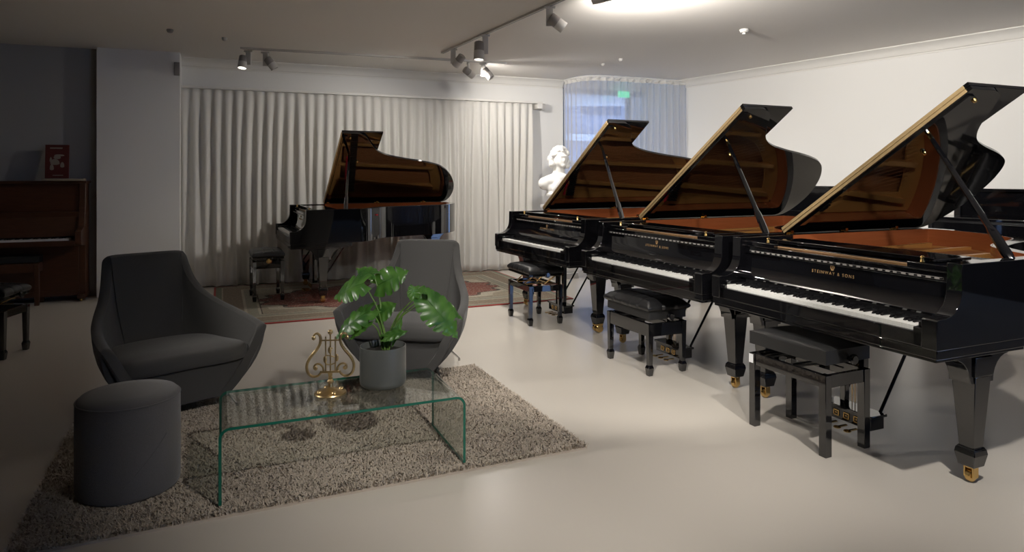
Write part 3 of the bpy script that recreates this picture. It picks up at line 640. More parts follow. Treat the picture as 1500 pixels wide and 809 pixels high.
# ------------------------------------------------------------------ armchairs
def make_armchair(label,c,rz):
    T=thing('armchair',label,'armchair',(c[0],c[1],0),rz,'dark grey lounge armchairs')
    # stations: t, top(x,y,z), bottom(x,y,z), bulge
    B1=(.235,-.29,.105)
    st=[(0,(0,.45,.90),(0,.26,.12)),(.1,(.13,.45,.90),(.09,.26,.12)),(.2,(.212,.443,.896),(.15,.25,.12)),(.25,(.246,.427,.880),(.175,.23,.12)),(.3,(.260,.40,.82),(.19,.20,.118)),
        (.36,(.278,.35,.735),(.205,.16,.115)),(.44,(.312,.265,.655),(.22,.10,.112)),(.55,(.365,.14,.595),(.23,.0,.11)),(.66,(.415,-.02,.552),(.235,-.12,.108)),(.77,(.442,-.18,.522),(.235,-.22,.105)),(.86,(.450,-.32,.498),B1),
        (.9,(.440,-.362,.478),(.235,-.30,.105)),(.95,(.395,-.372,.39),(.232,-.305,.104)),(1,(.345,-.365,.30),(.23,-.308,.104))]
    S_=[];
    for t,a,b in st: S_.append((Vector(a),Vector(b)))
    full=[(Vector((-a.x,a.y,a.z)),Vector((-b.x,b.y,b.z))) for a,b in S_[:0:-1]]+S_
    tops=crom([a for a,b in full],4); bots=crom([b for a,b in full],4)
    mb=MB(); n=len(tops); H=9; th=.055; outer=[];inner=[]
    for i in range(n):
        a,b=tops[i],bots[i]; tdir=(tops[min(i+1,n-1)]-tops[max(i-1,0)]); tdir.z=0; tdir.normalize(); nn=Vector((tdir.y,-tdir.x,0)); cen=Vector((0,-.05,0)); mid=(a+b)/2
        if nn.dot(mid-cen)<0: nn=-nn
        if a.y<-.30: nn=Vector((math.copysign(1,a.x),-.12,0)).normalized()
        armf=min(1,max(0,(.88-a.z)/.3)); damp=1 if a.y>-.34 else .35
        o_=[];q_=[]
        for j in range(H):
            h=j/(H-1); p=b.lerp(a,h); p=p+nn*(.055*math.sin(PI*h)*(.4+.6*armf)*damp); o_.append(p)
            q=p-nn*(th+.02*(1-h)); 
            # inner back leans forward at the seat
            q_.append(q)
        outer.append(o_); inner.append(q_)
    vs=[];ring=2*H+2
    for i in range(n):
        a=tops[i]; e=(outer[i][-1]+inner[i][-1])/2+Vector((0,0,.012))
        r=outer[i]+[outer[i][-1].lerp(e,.6)+Vector((0,0,.004)),inner[i][-1].lerp(e,.6)+Vector((0,0,.004))]+inner[i][::-1]; vs+=r
    fs=[]
    for i in range(n-1):
        for j in range(ring): fs.append((i*ring+j,(i+1)*ring+j,(i+1)*ring+(j+1)%ring,i*ring+(j+1)%ring))
    fs+=[tuple(range(ring)),tuple((n-1)*ring+j for j in range(ring))[::-1]]
    mb.add(vs,fs); mb.build('shell',GREYFAB,T,ang=50,bevel=.006)
    # tub under the seat
    def ringat(z,k,fy):
        out=[]
        for i in range(n):
            h=(z-.105)/.45; p=bots[i].lerp(tops[i],max(0,min(1,h)))
            out.append(Vector((p.x*k,max(fy,p.y*k if p.y>0 else p.y),z)))
        return out
    mb=MB(); vs=[];lev=[(.085,.80,-.22),(.095,.96,-.275),(.11,1.0,-.305),(.17,1.0,-.330),(.24,1.0,-.350),(.30,.98,-.362),(.31,.96,-.35)]
    for z,k,fy in lev: vs+=ringat(z,k,fy)
    fs=[(r*n+i,r*n+(i+1)%n,(r+1)*n+(i+1)%n,(r+1)*n+i) for r in range(len(lev)-1) for i in range(n)]+[tuple(range(n))[::-1],tuple((len(lev)-1)*n+i for i in range(n))]
    mb.add(vs,fs); mb.build('seat_base',GREYFAB,T,ang=50)
    # seat cushion
    def cp(k,z,g=0):
        pts=[(-.325,-.355),(0,-.375),(.325,-.355),(.325,-.10),(.26,.20),(0,.27),(-.26,.20),(-.325,-.10)]
        return [p*k for p in crom([(a,b,0) for a,b in pts],5,closed=True)]
    mb=MB(); vs=[]; lv=[(.93,.298),(.985,.308),(1.0,.33),(1.0,.355),(.985,.378),(.93,.395),(.6,.408),(.25,.412)]
    for k,z in lv:
        vs+=[(p.x,p.y,z+ .012*(-p.y/.3)) for p in cp(k,z)]
    m=len(cp(1,0)); fs=[(r*m+i,r*m+(i+1)%m,(r+1)*m+(i+1)%m,(r+1)*m+i) for r in range(len(lv)-1) for i in range(m)]+[tuple(range(m))[::-1],tuple((len(lv)-1)*m+i for i in range(m))]
    mb.add(vs,fs); mb.build('seat_cushion',GREYFAB,T,ang=60)
    for sx in (-1,1):
        for fy,ty in ((-.30,-.18),(.26,.14)):
            l=MB(); l.tube([(sx*.20,ty,.17),(sx*.285,fy,.042)],[.009,.006],10); l.lathe([(.009,.026),(.009,.042)],(sx*.285,fy,.0),12); l.build('leg',STEEL,T)
    return T
make_armchair('dark grey winged lounge armchair at the left, beside the round pouf',(-2.07,4.09),R(45))
make_armchair('dark grey winged lounge armchair behind the potted plant and glass table',(-.713,4.85),R(-8))

# ------------------------------------------------------------------ pouf
mb=MB(); r=.205; prof=[(r*.97,0),(r*1.0,.012),(r*1.012,.03),(r*1.015,.20),(r*1.01,.385),(r*.985,.405),(r*.93,.418),(r*.6,.424),(r*.2,.426)]
mb.lathe(prof,(0,0,0),64)
pf=tag(mb.build('pouf',POUFFAB,loc=(-1.71,3.03,.026),ang=80),'round grey wool pouf on the shag rug at the left','pouf')
mb=MB(); mb.tube([Vector((r*1.003*math.cos(a),r*1.003*math.sin(a),.400)) for a in [2*PI*i/64 for i in range(64)]],.0035,6,closed=True)
mb.tube([Vector((r*1.016*math.cos(a),r*1.016*math.sin(a),.04+.22*(i/20))) for i in range(21) for a in [R(-75)+R(58)*i/20]],.0022,6)
mb.build('seam',POUFFAB,pf)

# ------------------------------------------------------------------ glass table
gz=.352; p0=px(320,742,.03); p1=px(682,678,.03); gu=(p1-p0); gl=gu.length; gu.normalize(); th=.012; GD=.53
rc=.045; prof=[]
prof.append((0,.03)); 
for i in range(9): a=PI-PI/2*i/8; prof.append((rc+rc*math.cos(a),gz-rc+rc*math.sin(a)))
for i in range(9): a=PI/2-PI/2*i/8; prof.append((gl-rc+rc*math.cos(a),gz-rc+rc*math.sin(a)))
prof.append((gl,.03)); ins=[(th,.03)]
r2=rc-th
for i in range(9): a=PI-PI/2*i/8; ins.append((rc+r2*math.cos(a),gz-rc+r2*math.sin(a)))
for i in range(9): a=PI/2-PI/2*i/8; ins.append((gl-rc+r2*math.cos(a),gz-rc+r2*math.sin(a)))
ins.append((gl-th,.03)); mb=MB(); k=len(prof); vs=[]
for y in (0,GD):
    vs+=[(a,y,b) for a,b in prof]+[(a,y,b) for a,b in ins]
fs=[]
for i in range(k-1):
    fs+=[(i,2*k+i,2*k+i+1,i+1),(k+i,k+i+1,3*k+i+1,3*k+i)]
mb.add(vs,fs); mb.mi=1; fs=[]
for i in range(k-1): fs+=[(i,i+1,k+i+1,k+i),(2*k+i,2*k+k+i,2*k+k+i+1,2*k+i+1)]
fs+=[(0,k,3*k,2*k),(k-1,3*k-1,4*k-1,2*k-1)]
mb.add(vs,fs); gt=tag(mb.build('coffee_table',[GLASS,GEDGE],loc=(p0.x,p0.y,0),rot=(0,0,math.atan2(gu.y,gu.x)),ang=40),'waterfall coffee table bent from one sheet of clear green-edged glass','table')

# ------------------------------------------------------------------ brass lyre ornament
LB=px(484,577,gz); T=thing('lyre_ornament','small brass lyre on a round foot, standing on the glass table','ornament',(LB.x,LB.y,gz+.001),R(6))
mb=MB(); mb.lathe([(.075,0),(.077,.004),(.074,.009),(.060,.012),(.048,.016),(.040,.020),(.022,.026),(.012,.034),(.010,.050),(.016,.056),(.016,.062),(.009,.070),(.012,.080)],n=36); fo_=mb.build('foot',GOLD,T)
mb=MB()
for a in range(4): w=a*PI/2+.5; mb.ell((.055*math.cos(w),.055*math.sin(w),.016),(.013,.013,.009),6)
mb.build('foot_rosettes',GOLD,T)
sc=.000495; cx,cz=290,748
def lp_(a,b): return Vector(((a-cx)*sc,0,(cz-b)*sc))
for s in (-1,1):
    mb=MB(); pts=[(455,196),(440,165),(412,158),(392,178),(385,215),(392,262),(425,320),(470,372),(505,430),(516,485),(500,545),(460,576),(415,572),(388,548),(378,525)]
    P=[lp_(a,b) for a,b in pts]; P=[Vector((s*p.x,p.y,p.z)) for p in P]; mb.tube(crom(P,5),[.0048+.0022*math.sin(PI*i/((len(P)-1)*5)) for i in range((len(P)-1)*5+1)],10)
    mb.ell((s*(450-cx)*sc,0,(cz-200)*sc),(.010,.008,.011),8)
    P=[(355,530),(362,490),(385,462),(418,455),(442,472),(445,498),(428,508),(418,492)]; P=[lp_(a,b) for a,b in P]; P=[Vector((s*p.x,p.y,p.z)) for p in P]; mb.tube(crom(P,5),.0048,10); mb.ell((s*(428-cx)*sc,0,(cz-494)*sc),(.008,.007,.008),8)
    mb.build('arm',GOLD,T)
mb=MB(); mb.box((200-cx)*sc,(385-cx)*sc,-.004,.004,(cz-232)*sc,(cz-218)*sc); mb.build('crossbar',GOLD,T,bevel=.0015)
mb=MB(); mb.box((205-cx)*sc,(375-cx)*sc,-.005,.005,(cz-545)*sc,(cz-525)*sc); mb.frust((0,0),.006,.011,.075,(cz-540)*sc); mb.build('stem',GOLD,T,bevel=.0015)
for a in (245,290,338):
    mb=MB(); mb.tube([lp_(a,190),lp_(a,530)],.0036,8); mb.build('string_bar',GOLD,T)
mb=MB(); mb.ell(lp_(290,145),(.0125,.0125,.0125),10); mb.tube([lp_(290,165),lp_(290,200)],.004,8); mb.build('finial',GOLD,T)
mb=MB()
for a,b in ((240,412),(352,398),(284,322)): mb.ell(lp_(a,b),(.009,.006,.018),8)
mb.tube(crom([lp_(232,440),lp_(262,462),lp_(300,462),lp_(340,448)],5),.0028,8); mb.tube(crom([lp_(250,372),lp_(290,378),lp_(330,392)],5),.0028,8); mb.tube(crom([lp_(285,322),lp_(312,300)],4),.0028,8)
mb.build('notes',GOLD,T)

# ------------------------------------------------------------------ potted monstera
PB=px(561,563,gz); T=thing('potted_monstera','leafy green plant in a matt dark grey pot on the glass table','plant',(PB.x,PB.y,gz+.001))
mb=MB(); r=.116; mb.lathe([(r*.90,0),(r*.97,.008),(r,.025),(r,.19),(r*.995,.197),(r*.96,.198),(r*.945,.19),(r*.94,.155)],n=48,capt=False); mb.build('pot',POT,T,ang=50)
mb=MB(); mb.lathe([(r*.935,.150),(r*.94,.165),(r*.5,.172),(.005,.176)],n=32); mb.build('soil',SOIL,T)
def leaf_mesh(ln,wd,nsplit,curl,seed):
    rnd=random.Random(seed); mb=MB(); NA=84; NR=7
    # half outline: heart leaf; radial grid from midrib
    def half(side):
        rows=[]
        for i in range(NA+1):
            t=i/NA                      # along midrib from base lobe to tip
            y=t*ln
            w=wd/2*(math.sin(PI*min(1,(t*.92+.10)))**.62)*(1-t**5*.6)
            if t>.995: w=.001
            # splits
            if nsplit and .12<t<.9:
                ph=(t-.12)/.78*nsplit; fr=ph-int(ph)
                if fr>.80: w*=.42+.10*math.sin(int(ph)*2.3+side)
                else: w*=1-.10*abs(fr/.8-.5)
            row=[]
            for j in range(NR+1):
                s=j/NR; x=side*w*s; yy=y-.22*ln*s**1.3*(1-t*.5)+ .10*ln*s*t
                z=-curl*(yy/ln)**2*ln*.55+ .10*w*s*(1-s)*4*.35 - .12*abs(x)*s + .010*math.sin(t*28)*s*.35
                row.append((x,yy,z))
            rows.append(row)
        vs=[v for r_ in rows for v in r_]; m=NR+1
        mb.add(vs,[(i*m+j,i*m+j+1,(i+1)*m+j+1,(i+1)*m+j) for i in range(NA) for j in range(NR)])
    half(1); half(-1)
    mb.tube([(0,t*ln*.97,-curl*(t)**2*ln*.55+.0008) for t in [i/10 for i in range(11)]],[.0022*(1-.8*i/10) for i in range(11)],6)
    return mb
# leaves: base px (stem joint), tip px, width m, depth offsets, splits
YP=PB.y
leaves=[((533,415),(484,428),.185,-.02,-.01,5,0.55,(-.15,-.65,.8)),
        ((553,418),(594,395),.165,.05,.03,4,0.3,(.1,-.8,.6)),
        ((608,436),(602,417),.07,.0,.0,0,.2,(.3,-.7,.7)),
        ((626,440),(674,488),.185,-.05,-.09,5,.5,(.35,-.75,.5)),
        ((618,430),(680,458),.125,.06,.03,4,.4,(.0,-.5,.9)),
        ((542,455),(484,486),.145,-.03,-.07,5,.55,(-.15,-.6,.8)),
        ((552,462),(577,444),.105,.02,.0,0,.35,(0,-.8,.6)),
        ((540,472),(508,495),.055,-.05,-.07,0,.4,(0,-.6,.8)),
        ((564,494),(596,484),.06,-.05,-.05,0,.2,(0,-.7,.7)),
        ((574,500),(590,462),.05,-.02,-.01,0,.1,(.5,-.8,.2)),
        ((628,430),(602,420),.085,.06,.06,3,.2,(0,-.6,.8)),
        ((548,402),(522,392),.09,.06,.08,3,.2,(0,-.6,.8))]
Winv=Matrix.Translation(Vector((PB.x,PB.y,gz+.001))).inverted()
for i,(b_,t_,wd,db,dt,ns,cu,nrm) in enumerate(leaves):
    B=Winv@pz(*b_,YP+db); Tt=Winv@pz(*t_,YP+dt); yv=(Tt-B); ln=max(.05,yv.length*1.05); yv.normalize(); nv=Vector(nrm).normalized(); xv=yv.cross(nv).normalized(); zv=xv.cross(yv)
    Mx=Matrix((xv,yv,zv)).transposed().to_4x4(); Mx.translation=B
    mb=leaf_mesh(ln,wd,ns,cu,i); mb.v=[tuple(Mx@Vector(v)) for v in mb.v]
    lf=mb.build('leaf',LEAF,T,ang=80)
    root=Vector((random.Random(i).uniform(-.02,.02)+.01,random.Random(i+9).uniform(-.02,.02),.168)); mid=root.lerp(B,.5)+Vector((B.x*-.12,0,.035))
    sm=MB(); q=crom([root,mid,B],6); sm.tube(q,[.0052-.0026*k/(len(q)-1) for k in range(len(q))],8); sm.build('stem',STEM,T)
# thin bamboo stake with a dry shoot
for a,b in (((566,500),(487,385)),):
    pass
mb=MB(); mb.tube([Winv@pz(560,505,YP+.03),Winv@pz(556,470,YP+.03)],.003,6); mb.build('stake',CREAM,T)

# ------------------------------------------------------------------ plaster bust on a pedestal
BX=pz(819,260,9.35); T=thing('plaster_bust','white plaster bust of a curly-haired man, behind the farthest piano of the row','bust',(BX.x,BX.y,1.0),R(18)); T.scale=(1.22,1.15,1.08)
mb=MB(); mb.ell((.01,-.02,.585),(.085,.10,.125)); mb.ell((.01,-.095,.56),(.055,.035,.085)); mb.ell((.012,-.130,.565),(.013,.018,.028)); mb.ell((.012,-.118,.615),(.05,.02,.016)); mb.ell((.012,-.115,.50),(.032,.022,.022)); mb.ell((.012,-.122,.53),(.022,.012,.007)); mb.ell((-.012,-.118,.59),(.014,.010,.008));mb.ell((.034,-.118,.59),(.014,.010,.008))
mb.tube([(.0,.0,.54),(.0,.01,.42),(.0,.02,.34)],[.062,.066,.09],16)
mb.ell((0,.02,.30),(.20,.115,.10)); mb.ell((0,.0,.22),(.16,.11,.12)); mb.ell((-.16,.03,.27),(.075,.08,.085)); mb.ell((.16,.03,.27),(.075,.08,.085)); mb.ell((.02,-.08,.33),(.07,.04,.07)); mb.ell((-.05,-.085,.25),(.05,.04,.10),M=Matrix.Rotation(.5,4,'Y'));mb.ell((.07,-.08,.24),(.045,.04,.10),M=Matrix.Rotation(-.5,4,'Y'))
mb.lathe([(.16,.13),(.14,.16),(.12,.20)],n=24); 
bo_=mb.build('torso',PLASTER,T,merge=False); md=bo_.modifiers.new('r','REMESH'); md.mode='VOXEL'; md.voxel_size=.009; md.use_smooth_shade=True; md=bo_.modifiers.new('s','SMOOTH'); md.iterations=3
mb=MB(); rh=random.Random(3)
for i in range(120):
    a=rh.uniform(0,2*PI); e=rh.uniform(-.85,1.45)
    dx,dy,dz=math.cos(a)*math.cos(e),math.sin(a)*math.cos(e),math.sin(e)
    if dy<-.35 and dz<.50: continue
    mb.ell((.01+dx*.108,.005+dy*.112,.60+dz*.125-(.03 if abs(dx)>.5 else 0)),(.024+rh.random()*.016,)*3,6)
ho=mb.build('hair',PLASTER,T,merge=False); md=ho.modifiers.new('r','REMESH'); md.mode='VOXEL'; md.voxel_size=.009; md.use_smooth_shade=True
mb=MB(); mb.lathe([(.105,0),(.11,.02),(.075,.035),(.06,.07),(.08,.10),(.15,.115),(.155,.135)],n=32); mb.build('socle',PLASTER,T)
tp=MB(); tp.box(-.17,.17,-.17,.17,.08,.95); tp.box(-.20,.20,-.20,.20,0,.08); tp.box(-.195,.195,-.195,.195,.95,.998)
tag(tp.build('pedestal',WHITEPL,loc=(BX.x,BX.y,0),rot=(0,0,R(23)),bevel=.006),'white square pedestal carrying the plaster bust','pedestal')

# ------------------------------------------------------------------ upright pianos
def make_upright(label,c,rz,W=1.48,Hh=1.31,dep=.33,kd=.27,wood=WALNUT,inner=WALNUT,keysopen=True,cat='piano',group=None,low=False,kz=.60):
    T=thing('upright_piano',label,cat,(c[0],c[1],0),rz,group); hw=W/2      # local: front is -y, lower front panel plane at y=0, back at y=dep
    for sx in (-1,1):
        x0=sx*(hw-.035); mb=MB(); pr_=[(dep,.06),(dep,Hh-.03),(.02,Hh-.03),(0,kz+.34),(-.02,kz+.30),(-.06,kz+.19),(-kd+.06,kz+.165),(-kd,kz+.15),(-kd,kz+.02),(-kd+.03,kz),(.0,kz-.02),(0,.06)]
        mb.prism(pr_,lambda a,b:(x0-.03,a,b),lambda a,b:(x0+.03,a,b)); mb.build('side',wood,T,bevel=.004)
        f_=MB(); f_.box(x0-.04,x0+.04,-.07,dep,.03,.075); ft=f_.build('foot',wood,T,bevel=.006)
        w_=MB(); w_.lathe([(.015,-.01),(.02,0),(.015,.01)],(x0,-.05,.02),14,M=Matrix.Rotation(PI/2,4,'Y')); w_.build('castor',BRASS,ft)
    mb=MB(); mb.box(-hw-.012,hw+.012,-.015,dep+.01,Hh-.03,Hh); mb.build('top_lid',wood,T,bevel=.005)
    mb=MB(); mb.box(-hw+.065,hw-.065,.03,.05,kz+.36,Hh-.03); mb.build('upper_panel',inner,T,bevel=.003)
    mb=MB(); mb.box(-hw+.065,hw-.065,.0,.025,.12,kz-.02); mb.build('lower_panel',inner,T,bevel=.003)
    mb=MB(); mb.box(-hw+.065,hw-.065,-.0,.02,.06,.12); mb.build('plinth',wood,T,bevel=.003)
    mb=MB(); mb.box(-hw+.065,hw-.065,-kd+.005,.03,kz,kz+.055); mb.build('key_bed',wood,T,bevel=.005)
    mb=MB(); mb.box(-hw+.065,hw-.065,dep-.02,dep-.005,.06,Hh-.03); mb.build('back_panel',BLACKM,T)
    if keysopen:
        kb=bpy.data.objects.new('keyboard',None); COL.objects.link(kb); kb.parent=T; kb.location=(-.6126,-kd+.03,kz+.055)
        for i in range(52):
            keyobj('white_key',KWM,kb,(i*1.2252/52+.0005,0,0))
            if WHITE[i%7] in 'ACDFG' and i<51: keyobj('black_key',KBM,kb,((i+1)*1.2252/52-.0058,.052,.0205))
        mb=MB(); mb.add([Vector((x,y,z)) for x in (-hw+.068,hw-.068) for y,z in ((-.075,kz+.09),(-.06,kz+.09),(.015,kz+.30),(.0,kz+.30))],[(0,1,2,3),(7,6,5,4),(0,4,5,1),(1,5,6,2),(2,6,7,3),(3,7,4,0)]); fb=mb.build('fallboard',inner,T,bevel=.002)
        mb=MB(); mb.box(-.36,.36,-.008,.0,kz+.215,kz+.225); mb.build('music_ledge',wood,fb,bevel=.001)
    else:
        mb=MB(); mb.prism([(-kd+.012,kz+.056),(-kd+.012,kz+.11),(-kd+.04,kz+.128),(.02,kz+.16),(.02,kz+.056)],lambda a,b:(-hw+.068,a,b),lambda a,b:(hw-.068,a,b)); mb.build('fallboard',inner,T,bevel=.004)
    mb=MB(); mb.box(-hw+.065,hw-.065,.0,.04,kz+.30,kz+.36); mb.build('rail',wood,T,bevel=.004)
    for k in (-1,0,1):
        p=MB(); p.box(k*.09-.012,k*.09+.012,-.10,.0,.075,.085); p.build('pedal',BRASS,T,bevel=.003)
    return T
LU=px(125,440.5,0); a23=R(23)
uc=LU-D1*.74+N1*.03
make_upright('brown walnut upright piano in the dark left corner, poster standing on top',(uc.x,uc.y),a23,Hh=1.345,dep=.24,kd=.24,kz=.64)
# things on the walnut piano
pt=LU-D1*.30+N1*.16; T=thing('poster_board','small dark red poster with a pale figure, standing on the walnut upright piano','poster',(pt.x,pt.y,1.372),a23)
mb=MB(); Mt=Matrix.Rotation(R(-5),4,'X'); mb.box(-.115,.115,-.008,.008,0,.38,M=Mt); mb.build('board',PRINT,T,bevel=.002)
mb=MB()
for (a,b),(rx,rz) in {(0,.235):(.035,.028),(-.02,.17):(.045,.05),(.05,.14):(.02,.045),(-.05,.11):(.02,.05),(.02,.26):(.05,.012),(-.06,.20):(.012,.04)}.items(): mb.ell(Mt@Vector((a,-.0085,b)),(rx,.0012,rz),6)
mb.build('figure',PRINTL,T)
mb=MB(); mb.box(-.07,.05,-.0095,-.008,.335,.350,M=Mt); mb.box(-.04,.06,-.0095,-.008,.03,.038,M=Mt); mb.build('caption_bar',PRINTL,T,smooth=False)
bk=LU-D1*.21+N1*.04; mb=MB(); mb.box(-.20,.20,-.075,.075,0,.024)
tag(mb.build('music_album',PAPER,loc=(bk.x,bk.y,1.3455),rot=(0,0,a23),bevel=.003),'flat pale music album lying on the walnut piano top','book')
wbp=px(57,449); wb2=wbp-D1*.34+N1*.17
make_bench('brown wooden bench with black padded seat before the walnut upright piano',(wb2.x-.02,wb2.y),a23,'walnut',.70,.28)
lb=px(4,527); lbc=lb-Vector((.25,.05,0))
make_bench('dark bench cut off by the left edge of the frame, one leg showing',(lbc.x,lbc.y+.16),R(8),'spade',.52,.35)

# black uprights along the right wall, and a low one before them
rwz=math.atan2(RD.y,RD.x)+0  # along the wall
def wallpt(px_,dist):
    k=(px_-750)/F; P=RW0+RN*dist; t=(k*P.y-P.x)/(RD.x-k*RD.y); return P+RD*t
upz=math.atan2(-RN.x,RN.y)  # placeholder
front=RN; rot_up=math.atan2(front.y,front.x)+PI/2      # local -y -> front
for lab,xp in (('black upright piano against the right wall, end showing behind the middle grand piano lid',1205),('black upright piano at the right wall, its top showing right of the nearest prop stick',1560)):
    q=wallpt(xp,.27); make_upright(lab,(q.x,q.y),rot_up,W=1.46 if xp<1300 else 1.9,Hh=1.275,dep=.25,kd=.18,wood=BLACK,inner=BLACK,keysopen=False,group='black upright pianos along the right wall',kz=.60)
cA=wallpt(1357,.97); cc=cA+RD*.75
T=thing('console_piano','low closed black console piano seen just behind the nearest grand piano','piano',(cc.x,cc.y,0),rot_up)
mb=MB(); mb.box(-.75,.75,0,.46,.985,1.012); mb.build('top_lid',BLACK,T,bevel=.004)
mb=MB(); mb.box(-.74,.74,.01,.45,.10,.985); mb.build('case',BLACKM,T,bevel=.004)
mb=MB(); mb.box(-.70,.70,.002,.012,.86,.965); mb.build('fallboard',BLACK,T,bevel=.003)
mb=MB(); mb.box(-.74,.74,-.14,.02,.64,.72); mb.build('key_bed',BLACK,T,bevel=.004)
for sx in (-1,1):
    mb=MB(); mb.box(sx*.70-.03,sx*.70+.03,-.13,.45,0,.10); mb.build('foot',BLACK,T,bevel=.004)
    mb=MB(); mb.frust((sx*.70,-.10),.022,.03,.10,.64); mb.build('leg',BLACK,T,bevel=.003)
bq=px(1488,508); bc=bq+RD*.22+RN*.0-RN*.12
make_bench('black bench before the low console piano, one leg showing beyond the nearest grand',(bc.x,bc.y),rot_up,'spade',.52,.33)

# ------------------------------------------------------------------ ceiling tracks and spots
def ctrack(label,a,b,group='ceiling lighting tracks'):
    d=(b-a); l=d.length; mb=MB(); mb.box(0,l,-.017,.017,-.022,0); o=mb.build('lighting_track',WHITEPL,loc=(a.x,a.y,CEILZ-.0005),rot=(0,0,math.atan2(d.y,d.x)),bevel=.002); tag(o,label,'track',group)
    mb=MB(); mb.box(.02,l-.02,-.005,.005,-.0235,-.018); mb.build('slot',BLACKM,o,smooth=False)
ZT=CEILZ
ta=pz(648,76,F*(ZT-CH)/(Y0-76)); tb_=pz(800,8,F*(ZT-CH)/(Y0-8)); td=(tb_-ta).normalized(); ctrack('long white ceiling track running toward the camera above the piano row',ta,ta+td*6.2)
t1=pz(352,69,F*(ZT-CH)/(Y0-69)); t2=pz(742,91,F*(ZT-CH)/(Y0-91)); ctrack('white ceiling track running along in front of the cream curtain',t1,t2)
SPOTS=[]
def spot(label,p,aim,stem=.13,glow=True,ln=.15,r=.048,side=None):
    # p: point on the ceiling, aim: point the beam goes to
    T=thing('spotlight',label,'spotlight',(p.x,p.y,ZT-.022),0,'ceiling track spotlights')
    mb=MB(); sd=side if side else Vector((1,0,0)); an=math.atan2(sd.y,sd.x)
    Mz=Matrix.Rotation(an,4,'Z'); mb.box(-.05,.05,-.014,.014,-.02,0,M=Mz); mb.box(-.03,.03,-.010,.010,-stem-.04,-.02,M=Mz); mb.build('stem',WHITEPL,T,bevel=.003)
    c=Vector((0,0,-stem-.01))+sd*(.065); w=Vector((p.x,p.y,ZT-.022))+c; d=(Vector(aim)-w).normalized(); q=Vector((0,0,1)).rotation_difference(d).to_matrix().to_4x4(); 
    mb=MB(); mb.mi=1; mb.lathe([(r*.55,-ln*.55),(r*.9,-ln*.50),(r*.96,-ln*.45),(r*.96,-.0)],c,24,M=q); mb.mi=0; mb.lathe([(r,-.0),(r,ln*.45),(r*.97,ln*.5),(r*.90,ln*.5),(r*.86,ln*.44)],c,24,M=q,capb=True,capt=False); mb.tube([c-sd*.045,c-sd*.02],.022,12)
    mb.build('head',[WHITEPL,GREYPL],T,ang=40)
    mb=MB(); mb.lathe([(r*.86,ln*.43),(r*.86,ln*.44)],c,24,M=q); mb.build('lens',LENS if glow else LENSOFF,T)
    return w+d*(ln*.56),d
def lamp(w,d,power,size,blend=.6,rad=.05,col=(1,.95,.885)):
    l=bpy.data.lights.new('spot_lamp','SPOT'); l.energy=power; l.spot_size=R(size); l.spot_blend=blend; l.shadow_soft_size=rad; l.color=col
    o=bpy.data.objects.new('spot_lamp',l); COL.objects.link(o); o.location=w; o.rotation_euler=(-d).to_track_quat('Z','Y').to_euler(); return o
def onc(x,y):   # pixel at ceiling height
    return pz(x,y,F*(ZT-.0-CH)/(Y0-y))
PW=dict(curt=60,piano=220,wall=45,ceil=265,key=190,rear=200)
# on the curtain track
p=onc(364,71); w,d=spot('glowing spotlight at the left end of the curtain track',p,(-3.2,7.2,0.2),side=Vector((-1,0,0)),r=.052); lamp(w,d,PW['curt']*.15,90)
p=onc(389,73); w,d=spot('spotlight next to the glowing one at the left of the curtain track',p,(-1.5,8.35,.9),glow=False,side=Vector((1,0,0))); lamp(w,d,PW['curt']*.9,62)
p=onc(686,89); w,d=spot('left one of the two spotlights at the right end of the curtain track',p,(.6,9.6,1.9),glow=False,side=Vector((.2,-.98,0))); lamp(w,d,PW['curt']*1.3,155,1)
p=onc(708,90); w,d=spot('last spotlight at the right end of the curtain track, tilted down to the right',p,(1.4,8.2,.6),glow=False,side=Vector((.9,-.4,0))); lamp(w,d,PW['curt']*1.25,140,1)
# on the long track
def ontrack(x):
    k=(x-750)/F; t=(k*ta.y-ta.x)/(td.x-k*td.y); return ta+td*t
p=ontrack(664); w,d=spot('small spotlight turned away at the far end of the long track',p,(-1.9,8.6,1.2),glow=False,side=Vector((1,-.2,0)).normalized()); lamp(w,d,PW['curt']*1.4,130,.9)
p=ontrack(711); w,d=spot('glowing spotlight pointing straight down below the long track',p,(p.x-.12,p.y-.4,0),side=Vector((-1,0,0)),stem=.16,r=.055,ln=.19); lamp(w,d,PW['piano']*.5,85)
p=ontrack(805); w,d=spot('large spotlight on the long track tilted down to the right',p,(3.6,6.2,.4),glow=False,side=Vector((1,0,0)),r=.052); lamp(w,d,PW['wall'],115)
p=ontrack(876); w,d=spot('spotlight cut off by the top edge of the frame, beam raised to the ceiling',p,p+Vector((-1.0,.3,-.25)),glow=False,stem=.08,side=Vector((.5,-.8,0)).normalized(),r=.055,ln=.18)
lamp(w-Vector((-.2,0,0)),Vector((.65,.60,.12)).normalized(),PW['ceil']*1.35,165,1)
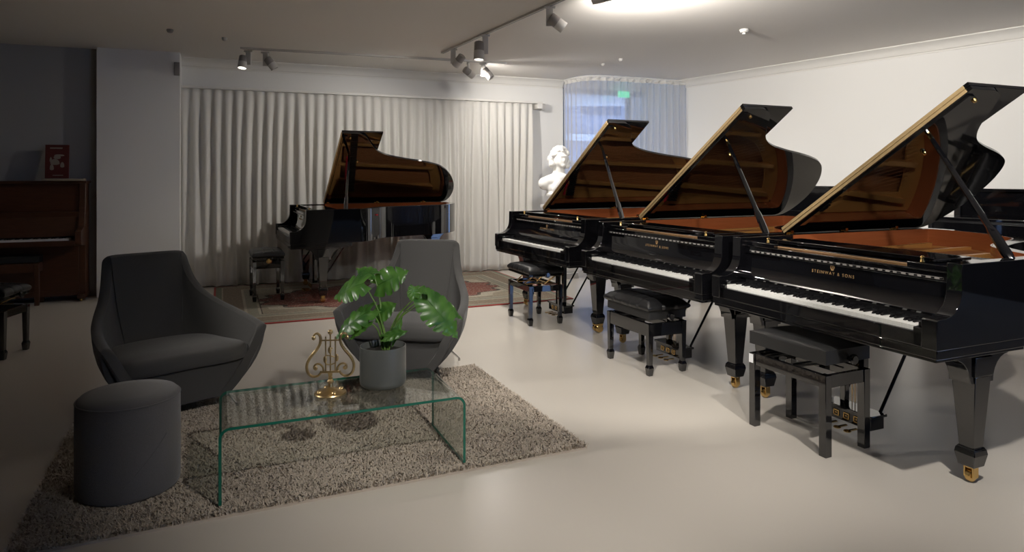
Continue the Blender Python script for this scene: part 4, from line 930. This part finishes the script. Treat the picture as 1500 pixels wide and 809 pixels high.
# spots outside the frame: left and near ones throw the plant and piano shadows, the rest is added fill
def hidden(label,loc,aim,power,size,blend=.5,rad=.05):
    w,d=spot(label,Vector(loc),aim,glow=False,side=Vector((0,-1,0))); lamp(w,d,power,size,blend,rad)
hidden('spotlight outside the frame at the left, aimed across at the pianos',(-4.5,3.0,0),(1.9,4.6,.3),PW['key'],48)
hidden('spotlight above the camera side, aimed at the nearest grand piano',(1.65,1.84,0),(2.6,4.2,0),165,88,.9)
hidden('added fill spotlight outside the frame, aimed at the middle grand piano',(.3,2.6,0),(1.0,5.9,.3),190,72)  # unseen fill lamp added to light the middle piano
hidden('added fill spotlight outside the frame, aimed at the right wall',(2.6,1.6,0),(5.0,6.5,1.0),36,95)  # added to brighten the right wall, no known fixture
hidden('added fill spotlight outside the frame, aimed at the shag rug',(.9,1.0,0),(-.05,3.8,.0),205,62,.8)  # added out of view to lift the rug and floor around it
# small ceiling fittings
for x,y,lab,k in ((1090,43,'white smoke detector on the ceiling, upper right',1.0),(909,86,'tiny ceiling fitting farther right of two above the window curtain',.6),(883,93,'tiny ceiling fitting nearer the left of two above the window curtain',.6),(249,43,'small dark ceiling fitting at the upper left corner',.7),(329,55,'small ceiling fitting left of the curtain track',.6)):
    p=onc(x,y); mb=MB(); mb.lathe([(.045*k,0),(.047*k,-.012),(.035*k,-.03),(.018*k,-.036),(.016*k,-.05*k)],n=20)
    tag(mb.build('ceiling_detector',WHITEPL if x!=249 else GREYPL,loc=(p.x,p.y,ZT-.0005)),lab,'detector')
sw=pz(241,105,8.25); mb=MB(); mb.box(-.03,.03,-.02,.0,-.08,.08)
tag(mb.build('wall_sounder',GREYPL,loc=(PIER.x+D1.x*.83,PIER.y+D1.y*.83-.001,2.68),rot=(0,0,a23),bevel=.004),'small grey box at the top corner of the pier beside the curtain','box')
cbx=pz(789,154,10.25); mb=MB(); mb.box(-.035,.035,-.04,0,-.05,.05); q=WB+D1*4.86
tag(mb.build('wall_sensor',TRIM,loc=(q.x,q.y,2.45),rot=(0,0,a23),bevel=.005),'small white sensor box on the wall right of the cream curtain','box')

# ------------------------------------------------------------------ world / daylight
w=bpy.data.worlds.new('World'); S.world=w; w.use_nodes=True; nt=w.node_tree; bg=nt.nodes['Background']
sky=nt.nodes.new('ShaderNodeTexSky'); sky.sky_type='HOSEK_WILKIE'; sky.turbidity=4; sky.sun_direction=Vector((-.3,-.5,.55)).normalized()
mixn=nt.nodes.new('ShaderNodeMix'); mixn.data_type='RGBA'; mixn.inputs[0].default_value=.65; mixn.inputs[7].default_value=(.27,.46,.95,1)
nt.links.new(sky.outputs[0],mixn.inputs[6]); nt.links.new(mixn.outputs[2],bg.inputs[0]); bg.inputs[1].default_value=6
S.view_settings.exposure=0.5
